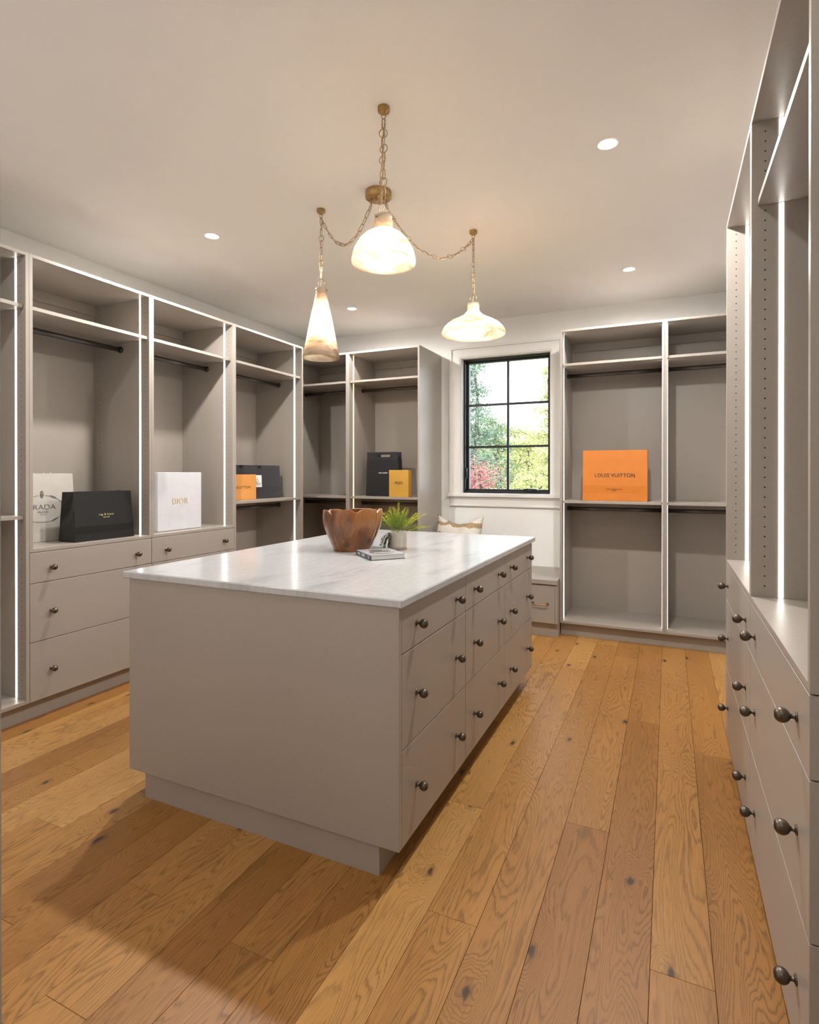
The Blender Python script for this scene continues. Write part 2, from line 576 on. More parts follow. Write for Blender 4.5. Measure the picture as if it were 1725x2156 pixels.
def lettering(text, height, mat, parent, x, y, z, width=None, bold=0.0, shear=0.0, space=1.0, name='lettering', tilt=0.0):
    """flat print centred at x, z on a face that looks to local -Y"""
    cu = bpy.data.curves.new('print', 'FONT')
    cu.body = text
    cu.align_x = 'CENTER'; cu.align_y = 'CENTER'
    cu.size = 1.0
    cu.extrude = 0.004
    cu.offset = bold
    cu.shear = shear
    cu.space_character = space
    cu.resolution_u = 3
    me = curve_mesh(cu, name)
    xs = [v.co.x for v in me.vertices]; ys = [v.co.y for v in me.vertices]
    mx, my = (min(xs) + max(xs)) / 2, (min(ys) + max(ys)) / 2
    sy = height / (max(ys) - min(ys))
    sx = width / (max(xs) - min(xs)) if width else sy
    for v in me.vertices:
        a, b_, c_ = (v.co.x - mx) * sx, (v.co.y - my) * sy, v.co.z * 0.05
        v.co = (a, -c_, b_)
    me.materials.clear()
    o = link(name, me, mat, parent)
    o.location = (x, y, z)
    o.rotation_euler = (tilt, 0, 0)
    return o

def flat_shape(name, loops, thick, mat, parent, x=0, y=0, z=0, tilt=0.0):
    """filled 2D outline (with holes) in local XZ, looking to -Y"""
    cu = bpy.data.curves.new('outline', 'CURVE')
    cu.dimensions = '2D'; cu.fill_mode = 'BOTH'; cu.extrude = thick / 2
    for lp in loops:
        sp = cu.splines.new('POLY')
        sp.points.add(len(lp) - 1)
        for p, q in zip(sp.points, lp):
            p.co = (q[0], q[1], 0, 1)
        sp.use_cyclic_u = True
    me = curve_mesh(cu, name)
    for v in me.vertices:
        v.co = (v.co.x, -v.co.z, v.co.y)
    me.materials.clear()
    o = link(name, me, mat, parent)
    o.location = (x, y, z)
    o.rotation_euler = (tilt, 0, 0)
    return o

# ================================================================== SETTING
# ---- floor
floor = box('floor', XW - 0.15, -1.75, -0.14, XE + 0.15, YW + 0.16, -0.014, M['gap'])
tag(floor, 'oiled oak floor of wide knotty planks', 'floor', kind='structure')
PW = 0.1537
X0P = 0.263
joints = {0: [1.0, 2.965], 1: [1.62, 3.855], 2: [0.95, 3.22], 3: [2.175, 4.3], 4: [1.05, 4.55], 5: [1.56, 3.9], 6: [2.12, 3.45],
          7: [0.8, 2.9], 8: [1.22, 3.3], 9: [2.4], 10: [0.9, 3.0], 11: [1.26, 3.4], 12: [0.7, 2.5], 13: [1.0, 2.9],
          14: [0.75, 2.3], 15: [1.35, 3.3], 16: [0.9, 2.75], 17: [1.65, 3.5], 18: [1.0, 2.2], 19: [1.45, 3.0], 20: [2.0], 21: [1.2, 3.2], 22: [2.4]}
# planks picked up by eye for their tone: (column, y inside) -> pull towards light or dark
GAP = 0.0005
random.seed(21)
for k in range(-1, 23):
    xa, xb = X0P - PW * (k + 1), X0P - PW * k
    ys = [YF - 0.12] + joints.get(k, [1.8, 3.6]) + [YW]
    for y0, y1 in zip(ys[:-1], ys[1:]):
        cxp, cyp = (xa + xb) / 2, (y0 + y1) / 2
        hx, hy = (xb - xa) / 2 - GAP, (y1 - y0) / 2 - GAP
        p = MB().box(-hx, -hy, -0.014, hx, hy, 0.0, 0.0007).build('plank', M['oak'], floor)
        p.location = (cxp, cyp, 0)
hall_fl = box('floor_hall', -1.9, -1.75, -0.013, 1.5, YF - 0.121, -0.0005, M['oak'])
tag(hall_fl, 'oak floor of the hall behind the doorway', 'floor', kind='structure')

# ---- ceiling and walls
ceil = box('ceiling', XW - 0.15, -1.75, ZC, XE + 0.15, YW + 0.16, ZC + 0.2, M['ceiling'])
tag(ceil, 'smooth off-white painted ceiling', 'ceiling', kind='structure')
o = box('wall_left', XW - 0.15, YF - 0.12, -0.1, XW, YW + 0.16, ZC, M['wall']); tag(o, 'pale wall behind the long left cabinet run', 'wall', kind='structure')
o = box('wall_right', XE, YF - 0.12, -0.1, XE + 0.15, YW + 0.16, ZC, M['wall']); tag(o, 'pale wall behind the right drawer cabinets', 'wall', kind='structure')
WX0, WX1, WZ0, WZ1 = -1.838, -0.985, 1.125, 2.43
wb = MB()
wb.box(XW, YW, -0.1, WX0, YW + 0.16, ZC)
wb.box(WX1, YW, -0.1, XE, YW + 0.16, ZC)
wb.box(WX0, YW, -0.1, WX1, YW + 0.16, WZ0)
wb.box(WX0, YW, WZ1, WX1, YW + 0.16, ZC)
o = wb.build('wall_back', M['wall']); tag(o, 'white painted back wall around the window', 'wall', kind='structure')
DX0, DX1, DZ = -0.558, 0.42, 2.3
wf = MB()
wf.box(XW, YF - 0.12, -0.1, DX0, YF, ZC)
wf.box(DX1, YF - 0.12, -0.1, XE, YF, ZC)
wf.box(DX0, YF - 0.12, DZ, DX1, YF, ZC)
o = wf.build('wall_front', M['wall']); tag(o, 'pale wall with the doorway the picture is taken from', 'wall', kind='structure')
jm = MB()
jm.box(DX0, YF - 0.125, 0, DX0 + 0.017, YF + 0.002, DZ)
jm.box(DX1 - 0.017, YF - 0.125, 0, DX1, YF + 0.002, DZ)
jm.box(DX0, YF - 0.125, DZ - 0.017, DX1, YF + 0.002, DZ)
o = jm.build('trim_1', M['jamb']); tag(o, 'grey painted door lining at the left picture edge', 'door lining', kind='structure')
o = box('wall_hall_left', -2.05, -1.75, -0.1, -1.9, YF - 0.12, ZC, M['wall']); tag(o, 'left wall of the hall behind the doorway', 'wall', kind='structure')
o = box('wall_hall_right', 1.5, -1.75, -0.1, 1.65, YF - 0.12, ZC, M['wall']); tag(o, 'right wall of the hall behind the doorway', 'wall', kind='structure')
o = box('wall_hall_back', -2.05, -1.9, -0.1, 1.65, -1.75, ZC, M['wall']); tag(o, 'end wall of the hall behind the doorway', 'wall', kind='structure')
o = box('wall_hall_front', XE, YF - 0.12, -0.1, 1.65, YF, ZC, M['wall']); tag(o, 'short wall beside the doorway', 'wall', kind='structure')
o = box('ceiling_hall', XE + 0.15, -1.9, ZC, 1.65, YF, ZC + 0.2, M['ceiling']); tag(o, 'ceiling end piece above the hall', 'ceiling', kind='structure')

# ---- window
win = thing('window_1', 'black framed six-pane casement window with white casing', 'window', ((WX0 + WX1) / 2, YW, WZ0), kind='structure')
ox, oy, oz = (WX0 + WX1) / 2, YW, WZ0
def wbox(name, x0, y0, z0, x1, y1, z1, mat, parent=win, c=0.0):
    return MB().box(x0 - ox, y0 - oy, z0 - oz, x1 - ox, y1 - oy, z1 - oz, c).build(name, mat, parent)
cw = 0.11
for sx in (-1, 1):
    xi = WX0 - 0.007 if sx < 0 else WX1 + 0.007
    xo = xi + sx * cw
    m_ = MB()
    m_.box(xi - ox, -0.016, -0.005, xi + sx * 0.0125 - ox, 0, WZ1 + 0.0075 - oz)
    m_.box(xi + sx * 0.012 - ox, -0.021, -0.005, xo - sx * 0.0215 - ox, 0, WZ1 + 0.0195 - oz)
    m_.box(xo - sx * 0.022 - ox, -0.033, -0.005, xo - ox, 0, WZ1 + 0.0925 - oz)
    m_.build('side_casing', M['trimw'], win)
m_ = MB()
m_.box(WX0 - 0.019 - ox, -0.0162, WZ1 + 0.007 - oz, WX1 + 0.019 - ox, 0, WZ1 + 0.0195 - oz)
m_.box(WX0 - 0.0955 - ox, -0.0212, WZ1 + 0.019 - oz, WX1 + 0.0955 - ox, 0, WZ1 + 0.0925 - oz)
m_.box(WX0 - 0.117 - ox, -0.0335, WZ1 + 0.092 - oz, WX1 + 0.117 - ox, 0, WZ1 + 0.114 - oz)
m_.build('head_casing', M['trimw'], win)
wbox('window_stool', WX0 - 0.135, YW - 0.05, 1.088, WX1 + 0.135, YW + 0.055, 1.121, M['trimw'], c=0.006)
m_ = MB()
m_.box(WX0 - 0.115 - ox, -0.018, 1.012 - oz, WX1 + 0.115 - ox, 0, 1.088 - oz, 0.002)
m_.box(WX0 - 0.118 - ox, -0.026, 0.998 - oz, WX1 + 0.118 - ox, 0, 1.016 - oz, 0.004)
m_.box(WX0 - 0.118 - ox, -0.030, 1.070 - oz, WX1 + 0.118 - ox, 0, 1.088 - oz, 0.006)
m_.build('window_apron', M['trimw'], win)
# white lining of the reveal
m_ = MB()
m_.box(WX0 - 0.006 - ox, -0.004, 0, WX0 - ox + 0.001, 0.06, WZ1 - oz, 0)
m_.box(WX1 - 0.001 - ox, -0.004, 0, WX1 - ox + 0.006, 0.06, WZ1 - oz, 0)
m_.box(WX0 - ox, -0.004, WZ1 - oz - 0.001, WX1 - ox, 0.06, WZ1 - oz + 0.007, 0)
m_.build('reveal_lining', M['trimw'], win)
GX0, GX1, GZ0, GZ1 = -1.798, -1.022, 1.163, 2.400
def ring(name, x0, z0, x1, z1, w0, w1, w2, w3, y0, y1, mat, parent=win, c=0.002):
    m_ = MB()
    m_.box(x0 - ox, y0 - oy, z0 - oz, x0 + w0 - ox, y1 - oy, z1 - oz, c)
    m_.box(x1 - w1 - ox, y0 - oy, z0 - oz, x1 - ox, y1 - oy, z1 - oz, c)
    m_.box(x0 + w0 - ox, y0 - oy, z0 - oz, x1 - w1 - ox, y1 - oy, z0 + w2 - oz, c)
    m_.box(x0 + w0 - ox, y0 - oy, z1 - w3 - oz, x1 - w1 - ox, y1 - oy, z1 - oz, c)
    return m_.build(name, mat, parent)
ring('window_frame', WX0, WZ0, WX1, WZ1, 0.018, 0.018, 0.02, 0.016, YW + 0.05, YW + 0.155, M['black'])
sash = ring('sash_frame', WX0 + 0.018, WZ0 + 0.02, WX1 - 0.018, WZ1 - 0.016, 0.022, 0.022, 0.018, 0.016, YW + 0.105, YW + 0.15, M['black'])
xm = (GX0 + GX1) / 2
zs = [GZ0, GZ0 + (GZ1 - GZ0) / 3, GZ0 + 2 * (GZ1 - GZ0) / 3, GZ1]
wbox('muntin', xm - 0.0105, YW + 0.118, GZ0, xm + 0.0105, YW + 0.145, GZ1, M['black'], c=0.002)
for zz in zs[1:3]:
    for xa, xb in ((GX0, xm - 0.0105), (xm + 0.0105, GX1)):
        wbox('muntin', xa, YW + 0.118, zz - 0.0105, xb, YW + 0.145, zz + 0.0105, M['black'], c=0.002)
for i in range(3):
    za = zs[i] + (0.0105 if i else 0); zb = zs[i + 1] - (0.0105 if i < 2 else 0)
    for xa, xb in ((GX0, xm - 0.0105), (xm + 0.0105, GX1)):
        wbox('pane', xa, YW + 0.129, za, xb, YW + 0.133, zb, M['pane'])
# crank operator
ck = wbox('crank_operator', -1.245, YW + 0.03, WZ0 + 0.018, -1.115, YW + 0.085, WZ0 + 0.036, M['black'], c=0.006)
tube('crank_arm', [(-1.24 - ox, 0.045, 0.040), (-1.18 - ox, 0.035, 0.043), (-1.12 - ox, 0.028, 0.040), (-1.098 - ox, 0.026, 0.028), (-1.095 - ox, 0.026, 0.012)], 0.006, M['black'], ck)
lt = wbox('sash_lock', WX0 + 0.0175, YW + 0.06, 1.27, WX0 + 0.03, YW + 0.085, 1.37, M['black'], c=0.003)
tube('lock_lever', [(WX0 + 0.03 - ox, 0.066, 1.33 - oz), (WX0 + 0.034 - ox, 0.05, 1.30 - oz), (WX0 + 0.034 - ox, 0.045, 1.26 - oz)], 0.005, M['black'], lt)

# ================================================================== CABINETS
knob_me = None
def knob(parent, x, y, z, rot=0.0):
    global knob_me
    if knob_me is None:
        prof = [(0.0, -0.001), (0.0105, 0.0), (0.0108, 0.0018), (0.0085, 0.0034), (0.0052, 0.0048), (0.0045, 0.008), (0.0050, 0.0115), (0.0072, 0.0128),
                (0.0095, 0.0142), (0.0130, 0.0178), (0.0152, 0.0225), (0.0160, 0.0275), (0.0150, 0.0330), (0.0120, 0.0378), (0.0070, 0.0408), (0.0, 0.0416)]
        v, f = lathe_data(prof, 20, 'Y')
        knob_me = mesh_of('knob', v, f, M['bronze'], True)
        t_ = bpy.data.objects.new('tmp', knob_me); col.objects.link(t_); fix_normals(t_); bpy.data.objects.remove(t_)
    o = link('knob', knob_me, None, parent)
    o.location = (x, y, z)
    o.rotation_euler = (0, 0, rot)
    return o

def pin_holes(name, cols_, parent, mat):
    m_ = MB()
    for x, nx, y, z0, z1 in cols_:
        z = z0
        while z <= z1 + 1e-6:
            v = [(x + nx * 0.0004, y + 0.0026 * math.cos(a), z + 0.0026 * math.sin(a)) for a in [i * PI / 4 for i in range(8)]]
            q = tuple(range(8))
            m_.add(v, [q if nx > 0 else q[::-1]])
            z += 0.032
    o = m_.build(name, mat, parent)
    o['kind'] = 'stuff'
    return o

ROWS = [(ZB, 0.4165), (0.4195, 0.7295), (0.7325, 0.8935)]
KZ = [0.256, 0.571, 0.8075]

def closet(name, label, loc, rotz, w, kind, leds='LR', led_mat='led', depth=0.54, pinz=None, led_mats=None, top_shelf=True):
    t = thing(name, label, 'cabinet', loc, rotz, 'taupe wardrobe cabinets lining the room')
    tp = M['taupe']
    ib = depth - 0.012
    for s in (0, 1):
        xa, xb = (0.0004, T) if s == 0 else (w - T, w - 0.0004)
        m_ = MB()
        if kind == 'drawers':
            m_.box(xa, 0.0215, ZB, xb, depth, 0.897)
            m_.box(xa, 0, 0.897, xb, depth, ZT, 0.0008)
        else:
            m_.box(xa, 0, ZB, xb, depth, ZT, 0.0008)
        m_.build('side_panel', tp, t)
    box('top_panel', T, 0, ZT - 0.018, w - T, depth, ZT, tp, t, 0.0008)
    box('back_panel', T, ib, ZB, w - T, depth, ZT - 0.018, tp, t)
    box('back_rail', T, ib - 0.018, 2.392, w - T, ib, ZT - 0.018, tp, t, 0.001)
    box('toe_kick', 0.0004, 0.05, 0, w - 0.0004, 0.068, ZB, tp, t)
    shelves = [(2.186, 2.206)] if top_shelf else []
    rods = [2.140] if top_shelf else []
    if kind == 'drawers':
        box('deck', T, 0, 0.8965, w - T, ib, DECK, tp, t, 0.0008)
        for (z0, z1), kz in zip(ROWS, KZ):
            d = box('drawer', 0.0016, 0, z0, w - 0.0016, 0.02, z1, tp, t, 0.0012)
            knob(d, 0.1155, 0, kz); knob(d, w - 0.1155, 0, kz)
        zlo = DECK
    else:
        box('bottom_panel', T, 0, ZB, w - T, ib, ZB + 0.02, tp, t, 0.0008)
        shelves.append((1.0755, 1.095)); rods.append(1.020)
        zlo = ZB + 0.02
    for z0, z1 in shelves:
        box('shelf', T + 0.002, 0.017, z0, w - T - 0.002, ib, z1, tp, t, 0.0008)
    for z in rods:
        v, f = lathe_data([(0.0001, T), (0.0145, T), (0.0145, w - T), (0.0001, w - T)], 20, 'X')
        v = [(a, b_ * 0.8, c_ * 1.12) for a, b_, c_ in v]
        rd = link('hanging_rod', mesh_of('hanging_rod', v, f, M['rod'], True), None, t)
        fix_normals(rd)
        rd.location = (0, 0.262, z)
        for x0, x1 in ((T, T + 0.012), (w - T - 0.012, w - T)):
            v, f = lathe_data([(0.0001, x0), (0.021, x0), (0.021, x1), (0.0001, x1)], 20, 'X')
            fl = link('rod_socket', mesh_of('rod_socket', v, f, M['black'], True), None, rd)
            fix_normals(fl)
    cuts = sorted([(zlo, zlo)] + shelves + [(ZT - 0.018, ZT - 0.018)])
    for s in leds:
        m_ = MB()
        xa, xb = (T, T + 0.0014) if s == 'L' else (w - T - 0.0014, w - T)
        for a, b_ in zip(cuts[:-1], cuts[1:]):
            m_.box(xa, 0.076, a[1] + 0.002, xb, 0.089, b_[0] - 0.002)
        m_.build('led_strip', M[(led_mats or {}).get(s, led_mat)], t)
    z0 = pinz[0] if pinz else zlo + 0.037
    z1 = pinz[1] if pinz else 2.435
    cols_ = []
    for x, nx in ((T, 1), (w - T, -1)):
        for y in (0.038, ib - 0.055):
            cols_.append((x, nx, y, z0, z1))
    pin_holes('shelf_pin_holes', cols_, t, M['hole'])
    return t

# left run (faces +x, local x runs away from the camera)
closet('wardrobe_cabinet', 'double-hang wardrobe cabinet cut by the left picture edge', (XL, 0.93, 0), PI / 2, 0.9195, 'hang')
closet('wardrobe_cabinet', 'wardrobe cabinet with three drawers under the black bag and the cream bag', (XL, 1.8495, 0), PI / 2, 0.771, 'drawers')
closet('wardrobe_cabinet', 'wardrobe cabinet with drawers under the upright white box', (XL, 2.6205, 0), PI / 2, 0.7685, 'drawers')
closet('wardrobe_cabinet', 'double-hang wardrobe cabinet holding the charcoal bag and small orange box', (XL, 3.389, 0), PI / 2, 0.902, 'hang')
# back run
closet('wardrobe_cabinet', 'dark corner wardrobe cabinet left of the amber lit one', (-3.49, YB, 0), 0, 0.686, 'hang', leds='')
f_t = closet('wardrobe_cabinet', 'amber lit wardrobe cabinet with its end panel beside the window', (-2.804, YB, 0), 0, 0.757, 'hang', led_mat='led_warm')
closet('wardrobe_cabinet', 'wardrobe cabinet holding the large orange bag right of the window', (-0.804, YB, 0), 0, 0.776, 'hang')
closet('wardrobe_cabinet', 'empty double-hang wardrobe cabinet in the back right corner', (-0.028, YB, 0), 0, 0.776, 'hang', led_mat='led')
# right run (faces -x, local x runs towards the camera)
closet('wardrobe_cabinet', 'far drawer cabinet of the right run with tall open niche', (XR, 3.02, 0), -PI / 2, 0.865, 'drawers', top_shelf=False)
closet('wardrobe_cabinet', 'nearest drawer cabinet of the right run at the right picture edge', (XR, 2.155, 0), -PI / 2, 0.865, 'drawers')

# ---- window bench
BX, BY, BW = -2.044, 4.545, 1.238
bench = thing('window_bench', 'low taupe bench with drawers under the window', 'bench', (BX, BY, 0))
tp = M['taupe']
box('seat_top', 0, 0, 0.426, BW, 0.652, 0.462, tp, bench, 0.0012)
for x0 in (0.0, BW - T):
    box('side_panel', x0, 0.012, 0.11, x0 + T, 0.65, 0.426, tp, bench, 0.0008)
box('back_panel', T, 0.63, 0.11, BW - T, 0.65, 0.426, tp, bench)
box('bottom_panel', T, 0.03, 0.11, BW - T, 0.63, 0.128, tp, bench)
box('toe_kick', 0, 0.05, 0, BW, 0.068, 0.11, tp, bench)
box('toe_return', BW - 0.02, 0.068, 0, BW, 0.13, 0.11, tp, bench)
for i in range(2):
    x0 = T + 0.002 + i * (BW - 2 * T) / 2; x1 = T + (i + 1) * (BW - 2 * T) / 2 - 0.002
    d = box('drawer', x0, 0.012, 0.113, x1, 0.031, 0.418, tp, bench, 0.001)
    for hx in (x0 + 0.115, x1 - 0.115):
        pts = [(hx - 0.058, 0.012, 0.267), (hx - 0.058, -0.006, 0.267), (hx - 0.05, -0.014, 0.263), (hx, -0.016, 0.261), (hx + 0.05, -0.014, 0.263), (hx + 0.058, -0.006, 0.267), (hx + 0.058, 0.012, 0.267)]
        h = tube('drawer_pull', pts, 0.0042, M['brass'], d)
        for s in (-1, 1):
            lathe('rosette', [(0.0, 0.0), (0.0105, 0.0), (0.0105, 0.004), (0.006, 0.009), (0.0055, 0.016), (0, 0.018)], M['bronze'], h, 16, 'Y', loc=(hx + s * 0.058, 0.012, 0.267))

# ---- island
IX, IY, ILEN, IWID = -0.781, 1.612, 1.911, 1.232
isl = thing('island_cabinet', 'large taupe drawer island standing in the middle of the room', 'island', (IX, IY, 0), PI / 2)
IZT = 0.887
box('end_panel', 0, 0.0, ZB, 0.0195, IWID, IZT, tp, isl, 0.0012)
box('end_panel', ILEN - 0.0195, 0.0, ZB, ILEN, IWID, IZT, tp, isl, 0.0012)
box('rear_panel', 0.0195, IWID - 0.02, ZB, ILEN - 0.0195, IWID, IZT, tp, isl)
box('bottom_panel', 0.0195, 0.022, ZB, ILEN - 0.0195, IWID - 0.02, ZB + 0.02, tp, isl)
box('carcass_front', 0.0195, 0.024, ZB + 0.02, ILEN - 0.0195, 0.04, IZT, M['gap'], isl)
tk = MB()
tk.box(0.012, 0.078, 0, 0.030, IWID - 0.078, ZB)
tk.box(ILEN - 0.03, 0.078, 0, ILEN - 0.012, IWID - 0.078, ZB)
tk.box(0.030, 0.078, 0, ILEN - 0.03, 0.096, ZB)
tk.box(0.030, IWID - 0.096, 0, ILEN - 0.03, IWID - 0.078, ZB)
tk.build('toe_kick', tp, isl)
cw_ = (ILEN - 0.0395) / 3
for c_ in range(3):
    x0 = 0.021 + c_ * cw_ + (0.001 if c_ else 0); x1 = 0.0195 + (c_ + 1) * cw_ - 0.0015
    for (z0, z1), kz in zip(ROWS[:2] + [(0.7325, 0.884)], KZ):
        d = box('drawer', x0, 0, z0, x1, 0.02, z1, tp, isl, 0.0012)
        knob(d, x0 + 0.116, 0, kz); knob(d, x1 - 0.113, 0, kz)
ctop = box('marble_countertop', -1.2745 / 2, -1.96 / 2, 0, 1.2745 / 2, 1.96 / 2, 0.028, M['marble'], None, 0.004)
ctop.location = ((-2.041 - 0.767) / 2, (1.603 + 3.563) / 2, IZT)
tag(ctop, 'white veined marble slab covering the whole island', 'countertop')

# ================================================================== THINGS ON THE SHELVES
paper = lambda n, c, r=0.5, **k: simple(n, c, r, var=0.04, scale=14, **k)
M['p_cream'] = paper('cream paper', (0.53, 0.50, 0.455))
M['p_black'] = paper('satin black paper', (0.010, 0.0095, 0.0095), 0.40, spec=0.35)
M['p_white'] = paper('white board', (0.62, 0.62, 0.66), 0.45)
M['p_orange'] = paper('orange paper', (0.57, 0.175, 0.014), 0.45)
M['p_apricot'] = paper('pale orange board', (0.70, 0.31, 0.085), 0.5)
M['p_char'] = paper('charcoal paper', (0.034, 0.032, 0.038), 0.6, spec=0.35)
M['p_ink'] = paper('black matte paper', (0.013, 0.013, 0.016), 0.45, spec=0.35)
M['p_band'] = paper('deep black paper band', (0.010, 0.010, 0.013), 0.5)
M['p_yellow'] = paper('yellow board', (0.58, 0.32, 0.045), 0.45)
M['ink'] = paper('dark brown ink', (0.05, 0.018, 0.008), 0.5)
M['inkgrey'] = paper('grey ink', (0.16, 0.15, 0.145), 0.6)
M['inkblack'] = paper('black ink', (0.015, 0.014, 0.014), 0.5)
M['gold'] = simple('gold foil', (0.62, 0.46, 0.17), 0.35, metal=0.6, var=0.05)
M['goldpale'] = simple('pale gold foil', (0.80, 0.66, 0.30), 0.35, metal=0.3, var=0.05)
M['whiteink'] = paper('white ink', (0.75, 0.75, 0.75), 0.5)

def solidify(o, th):
    md = o.modifiers.new('thick', 'SOLIDIFY')
    md.thickness = th; md.offset = -1
    return o

def bag(name, label, loc, rotz, w, h, d, mat, dtop=0.06, fold=0.28, wtop=None, lean=0.0):
    """open paper bag: local x 0..w, front at y 0, back at y d; returns (root, tilt of the front face, front y at height)"""
    t = thing(name, label, 'paper bag' , loc, rotz)
    wt = wtop or w
    o_ = (w - wt) / 2
    yf = (d - dtop) / 2 + lean
    def ring_(s):
        xa, xb = o_ * s, w - o_ * s
        y0, y1 = yf * s, d - (d - dtop - yf) * s
        g = 0.03 * max(0.0, s - fold) / (1 - fold)
        return [(xa, y0), (xb, y0), (xb - g, (y0 + y1) / 2), (xb, y1), (xa, y1), (xa + g, (y0 + y1) / 2)]
    lv = [0.0, fold * 0.5, fold, 0.65, 1.0]
    v, f = [], []
    for s in lv:
        bulge = -0.003 if s == fold else 0
        for i, (x, y) in enumerate(ring_(s)):
            v.append((x, y + (bulge if i < 2 else 0), h * s))
    for i in range(len(lv) - 1):
        for k in range(6):
            a = i * 6 + k; b_ = i * 6 + (k + 1) % 6
            f.append((a, b_, b_ + 6, a + 6))
    f.append((5, 4, 3, 2, 1, 0))
    b = link('bag_body', mesh_of('bag_body', v, f, mat), None, t)
    solidify(b, 0.0008)
    tilt = -math.atan2(yf, h)
    fy = lambda z: yf * z / h - 0.0008 - (0.003 * (z / h / fold) if z / h < fold else 0.003 * (1 - z / h) / (1 - fold))
    return t, tilt, fy

# cream bag with an oval rope emblem (face partly hidden by the black bag)
t, tl, fy = bag('shopping_bag', 'cream paper bag with rope oval emblem behind the black bag', (-3.335, 1.905, DECK + 0.0015), PI / 2, 0.388, 0.400, 0.14, M['p_cream'], dtop=0.09, fold=0.3, wtop=0.378)
cxb = 0.190
def ell(n, a, b_, x, z, th=0.0): return [(x + a * math.cos(2 * PI * i / n + th), z + b_ * math.sin(2 * PI * i / n + th)) for i in range(n)]
def rope(parent, pts, y, r=0.0009): return tube('rope_print', [(p[0], fy(p[1]) + y, p[1]) for p in pts], r, M['inkgrey'], parent, 6)
OA, OB, OZ = 0.128, 0.079, 0.1925
for a0, a1 in ((R(-12), R(82)), (R(98), R(192)), (R(200), R(340))):
    rope(t, [(cxb + OA * math.cos(a0 + (a1 - a0) * i / 24), OZ + OB * math.sin(a0 + (a1 - a0) * i / 24)) for i in range(25)], -0.0002)
for a in (R(58), R(122), R(236), R(304)):
    kx, kz = cxb + OA * math.cos(a), OZ + OB * math.sin(a)
    s_ = -0.45 if math.cos(a) * math.sin(a) > 0 else 0.45
    for dx_ in (-0.009, 0.005):
        rope(t, [(kx + dx_ + 0.010 * math.cos(q), kz + dx_ * s_ + 0.0045 * math.sin(q) + 0.010 * math.cos(q) * s_) for q in [2 * PI * i / 14 for i in range(15)]], -0.0003, 0.0009)
sh = [(-0.010, 0.012), (0.010, 0.012), (0.010, -0.004), (0.006, -0.012), (0, -0.017), (-0.006, -0.012), (-0.010, -0.004)]
flat_shape('crest_print', [sh, [(0.6 * x, 0.6 * z) for x, z in sh[::-1]]], 0.0006, M['inkgrey'], t, cxb, fy(0.272) - 0.0006, 0.272, tl)
flat_shape('crest_print', [ell(12, 0.008, 0.006, 0, 0)], 0.0006, M['inkgrey'], t, cxb, fy(0.292) - 0.0006, 0.292, tl)
flat_shape('crest_print', [[(-0.0018, -0.010), (0.0018, -0.010), (0.0018, 0.008), (-0.0018, 0.008)]], 0.0006, M['inkgrey'], t, cxb, fy(0.272) - 0.0009, 0.272, tl)
flat_shape('crest_print', [[(-0.007, -0.0015), (0.007, -0.0015), (0.007, 0.0015), (-0.007, 0.0015)]], 0.0006, M['inkgrey'], t, cxb, fy(0.272) - 0.0009, 0.272, tl)
lettering('PRADA', 0.028, M['inkgrey'], t, cxb, fy(0.203) - 0.0006, 0.203, width=0.155, bold=-0.012, tilt=tl)
lettering('MILANO', 0.0115, M['inkgrey'], t, cxb + 0.001, fy(0.173) - 0.0006, 0.173, width=0.060, bold=-0.012, tilt=tl)
lettering('DAL 1913', 0.006, M['inkgrey'], t, cxb + 0.002, fy(0.157) - 0.0006, 0.157, width=0.034, bold=-0.012, tilt=tl)
for kx in (cxb + 0.015, cxb + 0.058):
    lathe('handle_knot', [(0, -0.003), (0.0055, 0.0), (0.006, 0.004), (0.004, 0.008), (0, 0.0085)], M['p_cream'], t, 12, loc=(kx, 0.03, 0.3965))

# black bag
t, tl, fy = bag('shopping_bag', 'wide glossy black paper bag with small gold lettering', (-3.117, 2.139, DECK + 0.0015), PI / 2, 0.394, 0.29, 0.15, M['p_black'], dtop=0.105, fold=0.30, wtop=0.378)
lettering('rag & bone', 0.0165, M['goldpale'], t, 0.205, fy(0.148) - 0.0006, 0.150, width=0.098, tilt=tl, space=1.15)
lettering('NEW YORK', 0.0062, M['goldpale'], t, 0.205, fy(0.134) - 0.0006, 0.134, width=0.042, bold=0.01, tilt=tl)
box('closing_ribbon', 0.06, 0.03, 0.2895, 0.29, 0.055, 0.2925, M['p_band'], t)

